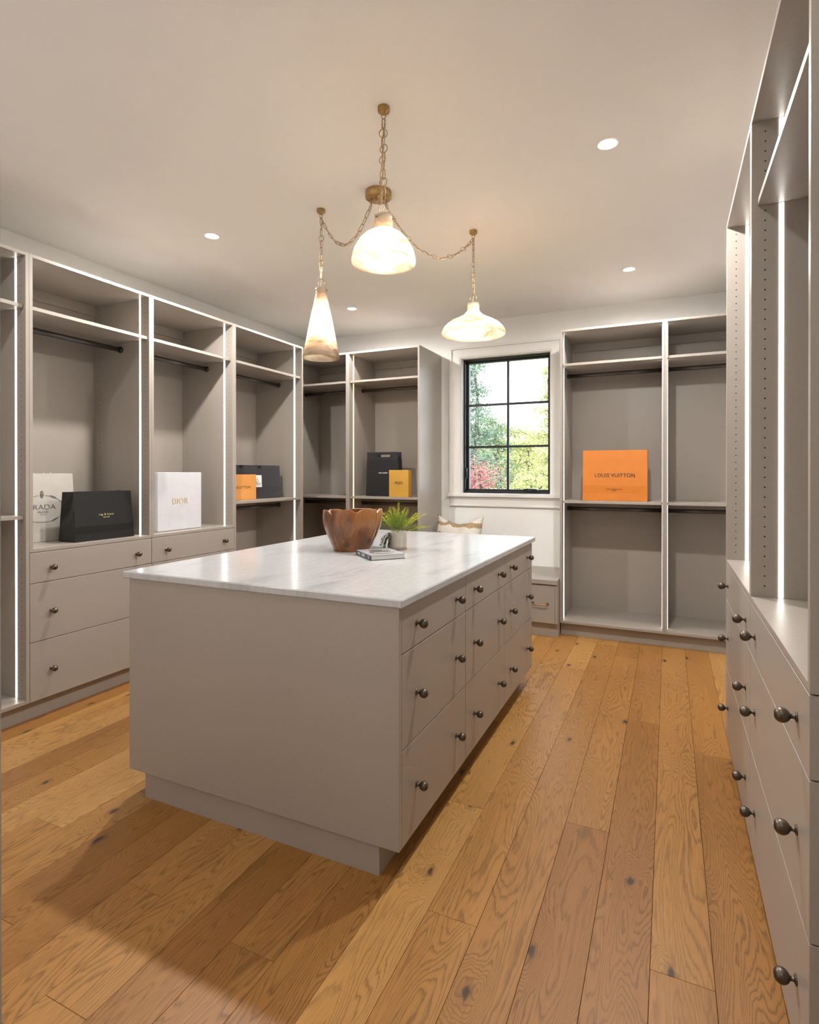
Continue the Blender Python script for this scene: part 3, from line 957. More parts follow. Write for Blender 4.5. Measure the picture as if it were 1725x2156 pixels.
# white box
t = thing('gift_box', 'tall white lidded box with gold lettering standing on the deck', 'box', (-3.158, 2.753, DECK + 0.0006), PI / 2)
box('box_lid', 0, 0, 0.002, 0.392, 0.030, 0.409, M['p_white'], t, 0.0015)
box('box_base', 0.003, 0.031, 0.0, 0.389, 0.125, 0.406, M['p_white'], t, 0.001)
dl = 0.040
def dior(parent, x, z, mat):
    # thin and thick strokes of a high-contrast serif
    def st(n_, lp): flat_shape(n_, [lp], 0.0005, mat, parent, x, -0.0005, z)
    s = dl / 2
    st('letter', [(-.072, -s), (-.0655, -s), (-.0655, s), (-.072, s)])
    o1 = [(-.069, -s), (-.056, -s), (-.044, -s * .6), (-.041, 0), (-.044, s * .6), (-.056, s), (-.069, s), (-.069, s - .002), (-.057, s - .002), (-.049, s * .55), (-.0475, 0), (-.049, -s * .55), (-.057, -s + .002), (-.069, -s + .002)]
    st('letter', o1)
    st('letter', [(-.031, -s), (-.0245, -s), (-.0245, s), (-.031, s)])
    flat_shape('letter', [ell(28, .0205, s * 1.03, 0.005, 0), ell(28, .0145, s * .96, 0.005, 0)[::-1]], 0.0005, mat, parent, x, -0.0005, z)
    st('letter', [(.036, -s), (.0425, -s), (.0425, s), (.036, s)])
    st('letter', [(.040, s), (.052, s), (.061, s * .8), (.062, s * .45), (.058, s * .1), (.048, -s * .05), (.042, -s * .05), (.042, s * .03), (.048, s * .06), (.0545, s * .25), (.0555, s * .5), (.0535, s * .78), (.049, s * .93), (.040, s * .93)])
    st('letter', [(.048, 0), (.054, 0), (.072, -s), (.0645, -s)])
dior(t, 0.196, 0.204, M['gold'])

# charcoal bag and small orange box
t, tl, fy = bag('shopping_bag', 'charcoal paper bag with white label behind the small orange box', (-3.318, 3.54, 1.0965), R(81.4), 0.642, 0.291, 0.15, M['p_char'], dtop=0.12, fold=0.35, wtop=0.63)
flat_shape('bag_label', [[(-0.066, -0.052), (0.066, -0.052), (0.066, 0.052), (-0.066, 0.052)]], 0.0008, M['whiteink'], t, 0.349, fy(0.152) - 0.0012, 0.152, tl)
for k_, (tx, zz) in enumerate((('saks', 0.176), ('fifth', 0.153), ('avenue', 0.128))):
    lettering(tx, 0.024, M['inkblack'], t, 0.350 + 0.008 * (k_ - 1), fy(zz) - 0.0022, zz, width=(0.066, 0.066, 0.090)[k_], bold=-0.014, shear=0.55, tilt=tl)
for kx in (0.200, 0.397):
    v, f = lathe_data([(0, -0.012), (0.014, -0.010), (0.022, 0.0), (0.016, 0.010), (0, 0.013)], 14, 'Z')
    o = link('handle_knot', mesh_of('handle_knot', v, f, M['p_band'], True), None, t); fix_normals(o)
    o.location = (kx, fy(0.282) - 0.004, 0.283); o.scale = (0.9, 0.4, 0.8)
t = thing('gift_box', 'pale orange box with brown lettering in front of the charcoal bag', 'box', (-3.215, 3.412, 1.0956), PI / 2)
box('box_lid', 0, 0, 0.0, 0.413, 0.012, 0.212, M['p_apricot'], t, 0.001)
box('box_base', 0.004, 0.012, 0.0, 0.409, 0.032, 0.208, M['p_apricot'], t, 0.001)
lettering('LOUIS VUITTON', 0.022, M['ink'], t, 0.188, -0.0003, 0.105, width=0.295, bold=0.004, tilt=0, space=1.05)

# tall black bag with slot handle, yellow box
t = thing('shopping_bag', 'tall black paper bag with slot handle behind the yellow box', 'paper bag', (-2.693, 4.815, 1.0965))
bw, bh = 0.352, 0.425
v = [(0, 0, 0), (bw, 0, 0), (bw, 0.10, 0), (0, 0.10, 0),
     (0.004, 0.012, 0.352), (bw - 0.004, 0.012, 0.352), (bw - 0.03, 0.05, 0.352), (bw - 0.004, 0.088, 0.352), (0.004, 0.088, 0.352), (0.03, 0.05, 0.352)]
f = [(0, 1, 5, 4), (1, 2, 7, 6, 5), (2, 3, 8, 7), (3, 0, 4, 9, 8), (3, 2, 1, 0)]
o = link('bag_body', mesh_of('bag_body', v, f, M['p_ink']), None, t); solidify(o, 0.0008)
def pill(w_, h_, x, z, n=8):
    r_ = h_ / 2; a_ = w_ / 2 - r_
    return [(x + a_ + r_ * math.cos(q), z + r_ * math.sin(q)) for q in [-PI / 2 + PI * i / n for i in range(n + 1)]] + [(x - a_ + r_ * math.cos(q), z + r_ * math.sin(q)) for q in [PI / 2 + PI * i / n for i in range(n + 1)]]
for yy in (0.0125, 0.0865):
    flat_shape('top_band', [[(0.006, 0.350), (bw - 0.008, 0.350), (bw - 0.008, bh), (0.006, bh)], pill(0.142, 0.026, bw / 2 + 0.013, 0.390)[::-1]], 0.002, M['p_band'], t, 0, yy, 0)
lettering('SAINT LAURENT', 0.0125, M['whiteink'], t, 0.186, 0.0068, 0.224, width=0.100, bold=0.012)
t = thing('gift_box', 'yellow lidded box with brown lettering beside the tall black bag', 'box', (-2.387, 4.712, 1.0956), R(2))
box('box_lid', 0, 0, 0.0, 0.197, 0.022, 0.252, M['p_yellow'], t, 0.001)
box('box_base', 0.003, 0.022, 0.0, 0.194, 0.085, 0.249, M['p_yellow'], t, 0.001)
lettering('FENDI', 0.024, M['ink'], t, 0.098, -0.0003, 0.132, width=0.080, bold=0.012)
lettering('ROMA', 0.004, M['ink'], t, 0.098, -0.0003, 0.113, width=0.018, bold=0.01)

# large orange bag
t, tl, fy = bag('shopping_bag', 'large bright orange paper bag with brown lettering right of the window', (-0.641, 4.77, 1.0965), 0, 0.489, 0.406, 0.15, M['p_orange'], dtop=0.11, fold=0.295, wtop=0.487)
lettering('LOUIS VUITTON', 0.030, M['ink'], t, 0.2455, fy(0.205) - 0.0006, 0.205, width=0.302, bold=0.006, tilt=tl, space=1.06)
lettering('MAISON FONDEE EN 1854', 0.0085, M['ink'], t, 0.242, fy(0.093) - 0.0012, 0.093, width=0.118, tilt=0.02, bold=-0.005)
lettering('PARIS', 0.0075, M['ink'], t, 0.242, fy(0.081) - 0.0012, 0.081, width=0.028, tilt=0.02, bold=-0.005)

# ================================================================== THINGS ON THE ISLAND
# ---- carved bowl
BCX, BCY = -1.514, 2.560
bowl = thing('wooden_bowl', 'carved brown teak bowl with petal shaped rim on the marble', 'bowl', (BCX, BCY, DECK + 0.0003))
def prof_r(s):
    pts = [(0, 0.097), (0.06, 0.101), (0.2, 0.114), (0.4, 0.134), (0.6, 0.149), (0.75, 0.155), (0.88, 0.156), (1.0, 0.152)]
    for (a, ra), (b_, rb) in zip(pts[:-1], pts[1:]):
        if s <= b_:
            q = (s - a) / (b_ - a); q = q * q * (3 - 2 * q) * 0.3 + q * 0.7
            return ra + (rb - ra) * q
    return pts[-1][1]
slits = [(-51, 0.10, 0.016, 9), (-107, 0.55, 0.034, 5), (2, 0.30, 0.022, 6), (62, 0.35, 0.022, 8), (135, 0.25, 0.020, 8), (190, 0.35, 0.022, 7)]
def angd(a, b_): return abs((a - b_ + 180) % 360 - 180)
NS, NZ = 200, 30
v, f = [], []
def bowl_pt(th, s, inner):
    r_ = prof_r(s)
    top = 0.214
    for a, dep, cut, wd in slits:
        d_ = angd(th, a)
        top -= cut * math.exp(-(d_ / wd) ** 2)
        r_ -= 0.020 * dep / 0.55 * math.exp(-(d_ / (wd * 0.9)) ** 2) * min(1, s * 1.6)
    r_ += 0.006 * math.sin(R(th) * 3 + 1.0) * s
    top += 0.007 * math.sin(R(th) + 2.2)
    if inner:
        r_ -= 0.017 - 0.004 * s
        return Vector((r_ * math.cos(R(th)), r_ * math.sin(R(th)), 0.03 + (top - 0.03 - 0.001) * s))
    return Vector((r_ * math.cos(R(th)), r_ * math.sin(R(th)), top * s))
rings = []
for i in range(NZ + 1): rings.append((i / NZ, False))
for i in range(NZ, -1, -1): rings.append((i / NZ, True))
for s, inn in rings:
    for k in range(NS):
        v.append(bowl_pt(360.0 * k / NS, s, inn))
for i in range(len(rings) - 1):
    for k in range(NS):
        a, b_ = i * NS + k, i * NS + (k + 1) % NS
        f.append((a, b_, b_ + NS, a + NS))
f.append(tuple(range(NS - 1, -1, -1)))
f.append(tuple((len(rings) - 1) * NS + k for k in range(NS)))
o = link('bowl_body', mesh_of('bowl_body', v, f, M['teak'], True), None, bowl)
fix_normals(o)
md = o.modifiers.new('rim', 'BEVEL'); md.width = 0.003; md.segments = 2; md.limit_method = 'ANGLE'; md.angle_limit = R(50)

# ---- book
Pb = [Vector((-1.401, 2.411)), Vector((-1.245, 2.271)), Vector((-1.133, 2.400))]
ang = math.atan2(Pb[0].y - Pb[1].y, Pb[0].x - Pb[1].x)      # spine direction away from the near corner
bl, bwid = 0.212, 0.172
book = thing('coffee_table_book', 'grey hardcover book lying on the marble before the bowl', 'book', (Pb[1].x, Pb[1].y, DECK), ang)
M['bk_dark'] = paper('dark slate cover', (0.045, 0.052, 0.066), 0.4)
M['bk_grey'] = paper('silver grey jacket', (0.40, 0.40, 0.43), 0.3)
M['bk_page'] = paper('page block', (0.62, 0.61, 0.58), 0.7)
M['bk_pic'] = paper('printed grey picture', (0.13, 0.13, 0.125), 0.35)
# local x runs along the spine, local -y across the cover (towards the camera right)
box('back_cover', 0, -bwid, 0, bl, 0, 0.0025, M['bk_dark'], book)
pg = MB(); pg.box(0.003, -bwid + 0.004, 0.0025, bl - 0.003, -0.003, 0.0215)
pg.build('pages', M['bk_page'], book)
box('front_cover', 0, -bwid, 0.0215, bl, 0, 0.0240, M['bk_grey'], book)
sp = box('spine', 0, -0.003, 0.0025, bl, 0.0015, 0.0215, M['bk_dark'], book)
def flat_on(name, loops, mat, parent, z):
    o = flat_shape(name, loops, 0.0003, mat, parent)
    for vv in o.data.vertices: vv.co = (vv.co.x, vv.co.z, -vv.co.y)
    o.location = (0, 0, z)
    return o
flat_on('cover_picture', [ell(24, 0.052, 0.062, 0.085, -0.085)], M['bk_pic'], book, 0.02418)
flat_on('cover_picture', [ell(18, 0.022, 0.034, 0.15, -0.075)], M['bk_pic'], book, 0.02418)
def cover_text(tx, h_, w_, x, y, rot, mat, z):
    o = lettering(tx, h_, mat, book, x, y, z, width=w_)
    for vv in o.data.vertices: vv.co = (vv.co.x, vv.co.z, -vv.co.y)
    o.rotation_euler = (0, 0, rot)
    return o
for q_ in range(7):
    box('cover_print', 0.062, -0.135 + q_ * 0.014, 0.0243, 0.078, -0.126 + q_ * 0.014, 0.0245, M['whiteink'], book)
for a_, b_ in ((0.02, 0.035), (0.085, 0.125), (0.15, 0.19)):
    box('spine_print', a_, 0.0014, 0.006, b_, 0.0018, 0.018, M['bk_grey'], sp)

# ---- potted fern
fern = thing('potted_fern', 'feathery green fern in a small pale concrete pot', 'potted plant', (-1.306, 2.676, DECK + 0.0003))
M['concrete'] = simple('pale concrete', (0.50, 0.46, 0.40), 0.8, var=0.10, scale=30, bump=0.1)
M['soil'] = simple('dark soil', (0.03, 0.022, 0.015), 0.95, var=0.3, scale=80)
M['concdark'] = simple('darker concrete foot', (0.36, 0.30, 0.235), 0.8, var=0.12, scale=40)
lathe('pot', [(0.0, 0.0), (0.046, 0.0), (0.048, 0.002), (0.0495, 0.016), (0.050, 0.09), (0.049, 0.0915), (0.0445, 0.0915), (0.0435, 0.08), (0.0, 0.079)], M['concrete'], fern, 40)
lathe('pot_foot', [(0.0478, 0.0005), (0.0500, 0.002), (0.0504, 0.014), (0.0497, 0.0165)], M['concdark'], fern, 40)
lathe('soil', [(0.0, 0.083), (0.0436, 0.082)], M['soil'], fern, 24)

def frond(start, dirv, length, droop, mat, width=0.034, seed=0):
    rnd = random.Random(seed)
    pts = []
    p = Vector(start); d_ = Vector(dirv).normalized()
    n = 22
    for i in range(n + 1):
        pts.append(p.copy())
        d_ = (d_ + Vector((0, 0, -droop / n)) + Vector((rnd.uniform(-1, 1), rnd.uniform(-1, 1), 0)) * 0.015).normalized()
        p = p + d_ * (length / n)
    v, f = tube_data(pts, [0.0007 * (1 - 0.7 * i / n) for i in range(n + 1)], 4)
    v = [Vector(q) for q in v]
    side0 = d_.cross(Vector((0, 0, 1)))
    if side0.length < 0.05: side0 = Vector((1, 0, 0))
    for i in range(int(n * 0.28), n + 1):
        tt = i / n
        tang = (pts[min(i + 1, n)] - pts[max(i - 1, 0)]).normalized()
        side = tang.cross(Vector((0, 0, 1)))
        if side.length < 0.05: side = side0.copy()
        side.normalize()
        wl = width * math.sin(PI * min(1, (tt - 0.2) / 0.86)) ** 0.8
        for s in (-1, 1):
            pd = (side * s + tang * 0.75 + Vector((0, 0, rnd.uniform(-0.25, 0.25)))).normalized()
            up = pd.cross(tang).normalized()
            m_ = max(2, int(wl / 0.0062))
            for j in range(1, m_ + 1):
                q = pts[i] + pd * (wl * j / m_)
                for s2 in ((-1, 1) if j < m_ else (0,)):
                    ld = (pd * 0.8 + tang * 0.6 * (s2 if s2 else 0) + up * rnd.uniform(-0.5, 0.5)).normalized() if s2 else pd
                    le = 0.0058 * (1.15 - 0.5 * j / m_) * rnd.uniform(0.8, 1.2)
                    wd = ld.cross(up)
                    if wd.length < 1e-4: continue
                    wd = wd.normalized() * le * 0.36
                    b = len(v)
                    v += [q, q + ld * le * 0.5 + wd, q + ld * le, q + ld * le * 0.5 - wd]
                    f.append((b, b + 1, b + 2, b + 3))
    o = link('frond', mesh_of('frond', v, f, mat), None, fern)
    return o
rnd = random.Random(5)
cr = Vector((math.cos(R(24.785)), math.sin(R(24.785)), 0))      # directions that spread the plant
cf = Vector((-math.sin(R(24.785)), math.cos(R(24.785)), 0))
spec = [(-0.62, 0.70, 1.0, 0.165, 0.40, 'fern_young'), (-0.32, -0.1, 1.0, 0.125, 0.5, 'fern_young'), (0.02, 0.0, 1.0, 0.165, 0.1, 'fern_young'), (-0.18, 0.25, 1.0, 0.14, 0.3, 'fern_young'),
        (0.85, 0.0, 1.0, 0.175, 0.55, 'fern_young'), (0.62, 0.3, 1.0, 0.15, 0.5, 'fern_young'), (0.55, -0.3, 0.9, 0.14, 0.6, 'fern_young'), (1.0, 0.0, 0.55, 0.15, 0.55, 'fern_young'),
        (0.30, 0.2, 1.0, 0.14, 0.3, 'fern_young'), (-0.75, 0.75, 0.55, 0.15, 0.7, 'fern_old'), (-0.6, 0.55, 0.75, 0.15, 0.7, 'fern_old'), (-0.5, 0.6, 0.8, 0.14, 0.6, 'fern_old'),
        (-0.1, -0.55, 0.9, 0.12, 0.7, 'fern_old'), (0.2, -0.7, 0.9, 0.12, 0.7, 'fern_old'), (0.5, -0.5, 0.6, 0.115, 0.7, 'fern_old'), (0.9, 0.3, 0.4, 0.12, 0.6, 'fern_old'),
        (0.0, 0.6, 1.0, 0.13, 0.5, 'fern_old'), (0.4, 0.6, 0.8, 0.12, 0.6, 'fern_old'), (-0.15, -0.3, 1.0, 0.11, 0.5, 'fern_old'), (0.15, -0.4, 1.0, 0.105, 0.5, 'fern_old'),
        (-0.12, -0.75, 0.6, 0.10, 0.9, 'fern_old'), (0.75, -0.25, 0.75, 0.115, 0.6, 'fern_old'), (-0.05, 0.2, 1.0, 0.115, 0.2, 'fern_old'), (0.3, -0.1, 1.0, 0.125, 0.3, 'fern_old'),
        (-0.72, -0.62, 0.50, 0.125, 2.9, 'fern_dark'), (-0.60, -0.72, 0.32, 0.110, 2.8, 'fern_dark'), (-0.75, -0.45, 0.6, 0.09, 2.6, 'fern_dark')]
for i, (a, b_, c_, ln, dr, mt_) in enumerate(spec):
    dv = cr * a + cf * b_ + Vector((0, 0, c_))
    st_ = cr * a * 0.022 + cf * b_ * 0.022 + Vector((0, 0, 0.083))
    frond(st_, dv, ln, dr, M[mt_], seed=i)

# ---- throw pillow on the bench
def pillow_mat():
    m, nt, b = new_mat('cream linen with woven tan bands')
    tc = N(nt, 'ShaderNodeTexCoord')
    sp_ = N(nt, 'ShaderNodeSeparateXYZ')
    L(nt, tc, 'Object', sp_, 'Vector')
    nz = N(nt, 'ShaderNodeTexNoise', i_Scale=7.0, i_Detail=3.0)
    L(nt, tc, 'Object', nz, 'Vector')
    ad = N(nt, 'ShaderNodeMath', operation='MULTIPLY_ADD', i_1=0.16)
    L(nt, nz, 'Fac', ad, 0); L(nt, sp_, 'Z', ad, 2)
    ml = N(nt, 'ShaderNodeMath', operation='MULTIPLY', i_1=8.2)
    L(nt, ad, 'Value', ml, 0)
    fr = N(nt, 'ShaderNodeMath', operation='FRACT')
    L(nt, ml, 'Value', fr, 0)
    bd = ramp(nt, [(0.0, 0.0), (0.56, 0.0), (0.59, 1.0), (0.92, 1.0), (0.95, 0.0)])
    L(nt, fr, 'Value', bd, 'Fac')
    nf = N(nt, 'ShaderNodeTexNoise', i_Scale=130.0, i_Detail=2.0)
    L(nt, tc, 'Object', nf, 'Vector')
    tan = ramp(nt, [(0.35, (0.20, 0.12, 0.06)), (0.65, (0.52, 0.38, 0.24))])
    L(nt, nf, 'Fac', tan, 'Fac')
    crm = ramp(nt, [(0.35, (0.60, 0.56, 0.50)), (0.65, (0.70, 0.66, 0.60))])
    L(nt, nf, 'Fac', crm, 'Fac')
    mx = mixc(nt)
    L(nt, bd, 'Color', mx, 0); L(nt, crm, 'Color', mx, 6); L(nt, tan, 'Color', mx, 7)
    L(nt, mx, 2, b, 'Base Color')
    b.inputs['Roughness'].default_value = 0.95
    bp = N(nt, 'ShaderNodeBump', i_Strength=0.5, i_Distance=0.002)
    L(nt, nf, 'Fac', bp, 'Height'); L(nt, bp, 'Normal', b, 'Normal')
    return m
M['pillow'] = pillow_mat()
pl = thing('throw_pillow', 'cream linen pillow with woven tan bands on the window bench', 'pillow', (-1.78, 4.86, 0.462), R(-4))
n = 28
v, f = [], []
for side in (0, 1):
    for i in range(n + 1):
        for j in range(n + 1):
            a, b_ = i / n * 2 - 1, j / n * 2 - 1
            e = ((1 - a * a) * (1 - b_ * b_)) ** 0.42
            px = 0.235 * a * (1 - 0.05 * (1 - b_ * b_))
            pz = 0.235 * b_ * (1 - 0.06 * (1 - a * a))
            if b_ > 0:
                pz -= 0.075 * b_ ** 2 * (1 - abs(a) ** 1.5)       # chopped top
            th = 0.075 * e
            th *= 1 - 0.35 * max(0, b_) * math.exp(-(a / 0.3) ** 2)
            wob = 0.006 * mnoise.noise(Vector((a * 3, b_ * 3, side * 5)))
            v.append((px, (-th if side == 0 else th * 0.8) + wob * e, pz + 0.235))
for side in (0, 1):
    o_ = side * (n + 1) ** 2
    for i in range(n):
        for j in range(n):
            a = o_ + i * (n + 1) + j; b_ = a + n + 1
            q = (a, b_, b_ + 1, a + 1)
            f.append(q if side == 0 else q[::-1])
pil = link('pillow_cover', mesh_of('pillow_cover', v, f, M['pillow'], True), None, pl)
bm = bmesh.new(); bm.from_mesh(pil.data); bmesh.ops.remove_doubles(bm, verts=bm.verts, dist=0.0005); bmesh.ops.recalc_face_normals(bm, faces=bm.faces); bm.to_mesh(pil.data); bm.free()
pil.rotation_euler = (R(-14), 0, 0)
pil.location = (0, 0.0, 0.012)

# ================================================================== LIGHTS OF THE ROOM AND ADDED HALL FILL
def downlight(x, y, label, k=1.0):
    t = thing('recessed_downlight', label, 'downlight', (x, y, ZC), group='round recessed downlights in the ceiling')
    lathe('trim_ring', [(0.036, 0.004), (0.0365, -0.0015), (0.047, -0.0045), (0.0505, -0.0035), (0.051, 0.0)], M['ceiling'], t, 36)
    lathe('lens', [(0.0, -0.0012), (0.0362, -0.0012)], M['lens'], t, 32)
    ld = bpy.data.lights.new('downlight_lamp', 'SPOT')
    ld.energy = DOWN_W * k; ld.color = DOWN_COL
    ld.spot_size = R(180); ld.spot_blend = 0.50; ld.shadow_soft_size = 0.034
    lo = bpy.data.objects.new('downlight_lamp', ld); col.objects.link(lo)
    lo.parent = t; lo.location = (0, 0, -0.038)
    return t
downlight(-0.249, 2.644, 'recessed downlight nearest the right cabinets')
downlight(-2.566, 2.644, 'recessed downlight nearest the left drawer cabinets')
downlight(-0.262, 4.333, 'small recessed downlight over the back right corner', 0.5)
downlight(-2.566, 4.333, 'recessed downlight behind the cone pendant', 0.55)
downlight(-0.262, 0.955, 'recessed downlight above the doorway, right side, out of the frame', 0.18)
downlight(-2.566, 0.955, 'recessed downlight near the left front corner, out of the frame', 0.18)
hl = bpy.data.lights.new('hall_fill_lamp', 'AREA')  # fill lamp added in the unseen hall to brighten the near side
hl.shape = 'DISK'; hl.size = 0.35; hl.energy = 5; hl.color = (1.0, 0.92, 0.82)
ht = thing('hall_fill_light', 'round fill light added in the unseen hall behind the doorway', 'ceiling light', (-0.1, -0.75, ZC))
lathe('drum', [(0.0, -0.05), (0.17, -0.05), (0.18, -0.045), (0.18, 0.0)], M['trimw'], ht, 32)
ho = bpy.data.objects.new('hall_fill_lamp', hl); col.objects.link(ho); ho.parent = ht; ho.location = (0, 0, -0.052)

# ---- pendants
def link_mesh(kind):
    if kind == 'ring':
        pts = [(0.0165 * math.cos(a), 0, 0.0165 * math.sin(a)) for a in [2 * PI * i / 24 for i in range(24)]]
    else:
        h_, r_ = 0.0135, 0.0068
        pts = [(r_ * math.cos(a), 0, h_ + r_ * math.sin(a)) for a in [PI * i / 8 for i in range(9)]] + [(r_ * math.cos(a), 0, -h_ + r_ * math.sin(a)) for a in [PI + PI * i / 8 for i in range(9)]]
    v, f = tube_data(pts, 0.0019, 6, closed=True)
    return mesh_of('chain_' + kind, v, f, M['brass'], True)
LINK_ME, RING_ME = link_mesh('link'), link_mesh('ring')
LLEN, RLEN = 0.0376, 0.0300
def chain(parent, pts, pattern, org):
    """hang links and rings along a polyline; pattern is repeated"""
    P = [Vector(p) for p in pts]
    cum = [0.0]
    for a, b_ in zip(P[:-1], P[1:]): cum.append(cum[-1] + (b_ - a).length)
    tot = cum[-1]
    def at(s):
        s = max(0, min(tot, s))
        for i in range(len(P) - 1):
            if s <= cum[i + 1] + 1e-9:
                q = (s - cum[i]) / max(1e-9, cum[i + 1] - cum[i])
                return P[i].lerp(P[i + 1], q), (P[i + 1] - P[i]).normalized()
        return P[-1], (P[-1] - P[-2]).normalized()
    seq = []
    s = 0.0; k = 0
    while s < tot - 0.012:
        c_ = pattern[k % len(pattern)]
        seq.append(c_); s += LLEN if c_ == 'L' else RLEN; k += 1
    sc = tot / s
    s = 0.0
    for k, c_ in enumerate(seq):
        ln = (LLEN if c_ == 'L' else RLEN) * sc
        p, d_ = at(s + ln / 2)
        s += ln
        o = link('chain_link' if c_ == 'L' else 'chain_ring', LINK_ME if c_ == 'L' else RING_ME, None, parent)
        q = d_.to_track_quat('Z', 'Y')
        tw = (0.35 if k % 2 else 0.35 + PI / 2) + 0.25 * math.sin(k * 2.3)
        if c_ == 'R': tw = 0.5 + 0.5 * math.sin(k * 1.7)
        o.rotation_mode = 'QUATERNION'
        o.rotation_quaternion = q @ Euler((0, 0, tw)).to_quaternion()
        o.location = p - org

def swag(a, b_, low, n=26):
    a, b_ = Vector(a), Vector(b_)
    pts = []
    sag = (a.z + b_.z) / 2 - low
    for i in range(n + 1):
        t_ = i / n
        p = a.lerp(b_, t_)
        p.z -= 4 * sag * t_ * (1 - t_)
        pts.append(p)
    return pts

def pendant(label, hook, prof, zneck, rneck, swag_pts, drop_pat, swag_pat, bulb_z, bulb_r=0.03, bulb_mat='bulb'):
    org = Vector((hook[0], hook[1], ZC))
    t = thing('pendant_light', label, 'pendant light', org, group='alabaster pendants of the swag lamp')
    lathe('ceiling_hook', [(0.0, -0.027), (0.012, -0.027), (0.012, -0.020), (0.0225, -0.019), (0.0235, -0.017), (0.0235, 0.0)], M['brass'], t, 28)
    tube('hook_eye', [(0.0095 * math.cos(a), 0, -0.027 - 0.004 + 0.016 * math.sin(a)) for a in [PI + PI * i / 12 for i in range(13)]], 0.0019, M['brass'], t, 8)
    ztop = ZC - 0.047
    zyoke = zneck + 0.052
    chain(t, [(hook[0], hook[1], ztop), (hook[0], hook[1], zyoke)], drop_pat, org)
    chain(t, swag_pts, swag_pat, org)
    # clear cord
    cp = [Vector(p) + Vector((0.004, 0.003, -0.006 - 0.006 * math.sin(i * 1.3))) - org for i, p in enumerate(swag_pts)]
    cp += [Vector((0.006 * math.sin(i * 1.1), 0.004 * math.cos(i * 0.9), (ztop - 0.02 - ZC) + (zneck - ztop) * i / 10)) for i in range(11)]
    tube('lamp_cord', cp, 0.0017, M['cord'], t, 6)
    lathe('neck_cap', [(0.0, zneck - 0.004 - ZC), (rneck - 0.0045, zneck - 0.004 - ZC), (rneck - 0.0045, zneck - 0.012 - ZC), (0.0, zneck - 0.012 - ZC)], M['brass'], t, 24)  # unseen plug added to keep bulb light from spilling onto the ceiling
    # yoke over the neck
    w_ = rneck * 0.52
    pts = [(-w_, 0, zneck - 0.012 - ZC), (-w_, 0, zneck + 0.028 - ZC)] + [(-w_ * math.cos(a), 0, zneck + 0.032 + 0.020 * math.sin(a) - ZC) for a in [PI * i / 8 for i in range(9)]] + [(w_, 0, zneck + 0.028 - ZC), (w_, 0, zneck - 0.012 - ZC)]
    yk = tube('yoke', pts, 0.0022, M['brass'], t, 8)
    yk.rotation_euler = (0, 0, R(24))
    # shade, outside then inside
    th = 0.004
    out_p = [(r_, z - ZC) for r_, z in prof]
    in_p = [(max(0.004, r_ - th), z - ZC + (0.002 if 0 < i < len(prof) - 1 else 0)) for i, (r_, z) in enumerate(prof)][::-1]
    sh_ = lathe('shade', out_p + in_p, M['alabaster'], t, 56, closed=True)
    for a in (R(250), R(10), R(130)):
        sc = tube('set_screw', [((rneck - 0.002) * math.cos(a), (rneck - 0.002) * math.sin(a), zneck - 0.016 - ZC), ((rneck + 0.008) * math.cos(a), (rneck + 0.008) * math.sin(a), zneck - 0.016 - ZC)], 0.0026, M['brass'], sh_, 8)
    lathe('socket', [(0.0, zneck - 0.01 - ZC), (rneck * 0.62, zneck - 0.01 - ZC), (rneck * 0.62, bulb_z + bulb_r * 1.2 - ZC), (0, bulb_z + bulb_r * 1.2 - ZC)], M['trimw'], t, 20)
    bp = [(bulb_r * math.sin(PI * i / 12) if 0 < i < 12 else 0.0, bulb_z - ZC - bulb_r * math.cos(PI * i / 12)) for i in range(11)] + [(bulb_r * 0.42, bulb_z - ZC + bulb_r * 1.25)]
    lathe('bulb', bp, M[bulb_mat], t, 20)
    return t

H1, HL_, HR = (-1.040, 2.005), (-1.758, 2.635), (-1.076, 3.252)
CAN = (-1.377, 2.595)
can = thing('ceiling_canopy', 'round brass ceiling plate where the three lamp chains meet', 'ceiling canopy', (CAN[0], CAN[1], ZC))
lathe('plate', [(0.0, -0.034), (0.066, -0.034), (0.0685, -0.032), (0.0685, 0.0)], M['brass'], can, 44)
cps = []
for (hx, hy) in (H1, HL_, HR):
    d_ = Vector((hx - CAN[0], hy - CAN[1])).normalized() * 0.045
    lathe('plate_eyelet', [(0.0, -0.048), (0.006, -0.047), (0.0075, -0.040), (0.005, -0.035), (0.005, -0.033)], M['brass'], can, 14, loc=(d_.x, d_.y, 0))
    cps.append((CAN[0] + d_.x, CAN[1] + d_.y, ZC - 0.050))
for a_ in (R(70), R(250)):
    lathe('plate_screw', [(0.0, -0.038), (0.0042, -0.037), (0.0045, -0.034)], M['brass'], can, 12, loc=(0.03 * math.cos(a_), 0.03 * math.sin(a_), 0))

dome = [(0.0365, 2.350), (0.0370, 2.335), (0.0365, 2.296), (0.042, 2.288), (0.058, 2.281), (0.0755, 2.270), (0.094, 2.252), (0.108, 2.232), (0.1186, 2.212), (0.125, 2.190), (0.1285, 2.172), (0.1285, 2.160)]
cone = [(0.0310, 2.348), (0.0318, 2.335), (0.0318, 2.308), (0.0345, 2.296), (0.048, 2.230), (0.070, 2.125), (0.090, 2.025), (0.1035, 1.957)]
flat = [(0.0350, 2.345), (0.0360, 2.335), (0.0345, 2.305), (0.037, 2.296), (0.043, 2.2896), (0.060, 2.2715), (0.095, 2.2524), (0.135, 2.234), (0.162, 2.2155), (0.179, 2.1965), (0.1895, 2.178), (0.192, 2.166), (0.190, 2.156)]
pendant('dome shaped alabaster pendant, the largest looking and nearest', H1, dome, 2.350, 0.037, swag(cps[0], (H1[0], H1[1], ZC - 0.047), 2.60), 'LRLR', 'RLLRLL', 2.212, 0.032, 'bulb_dim')
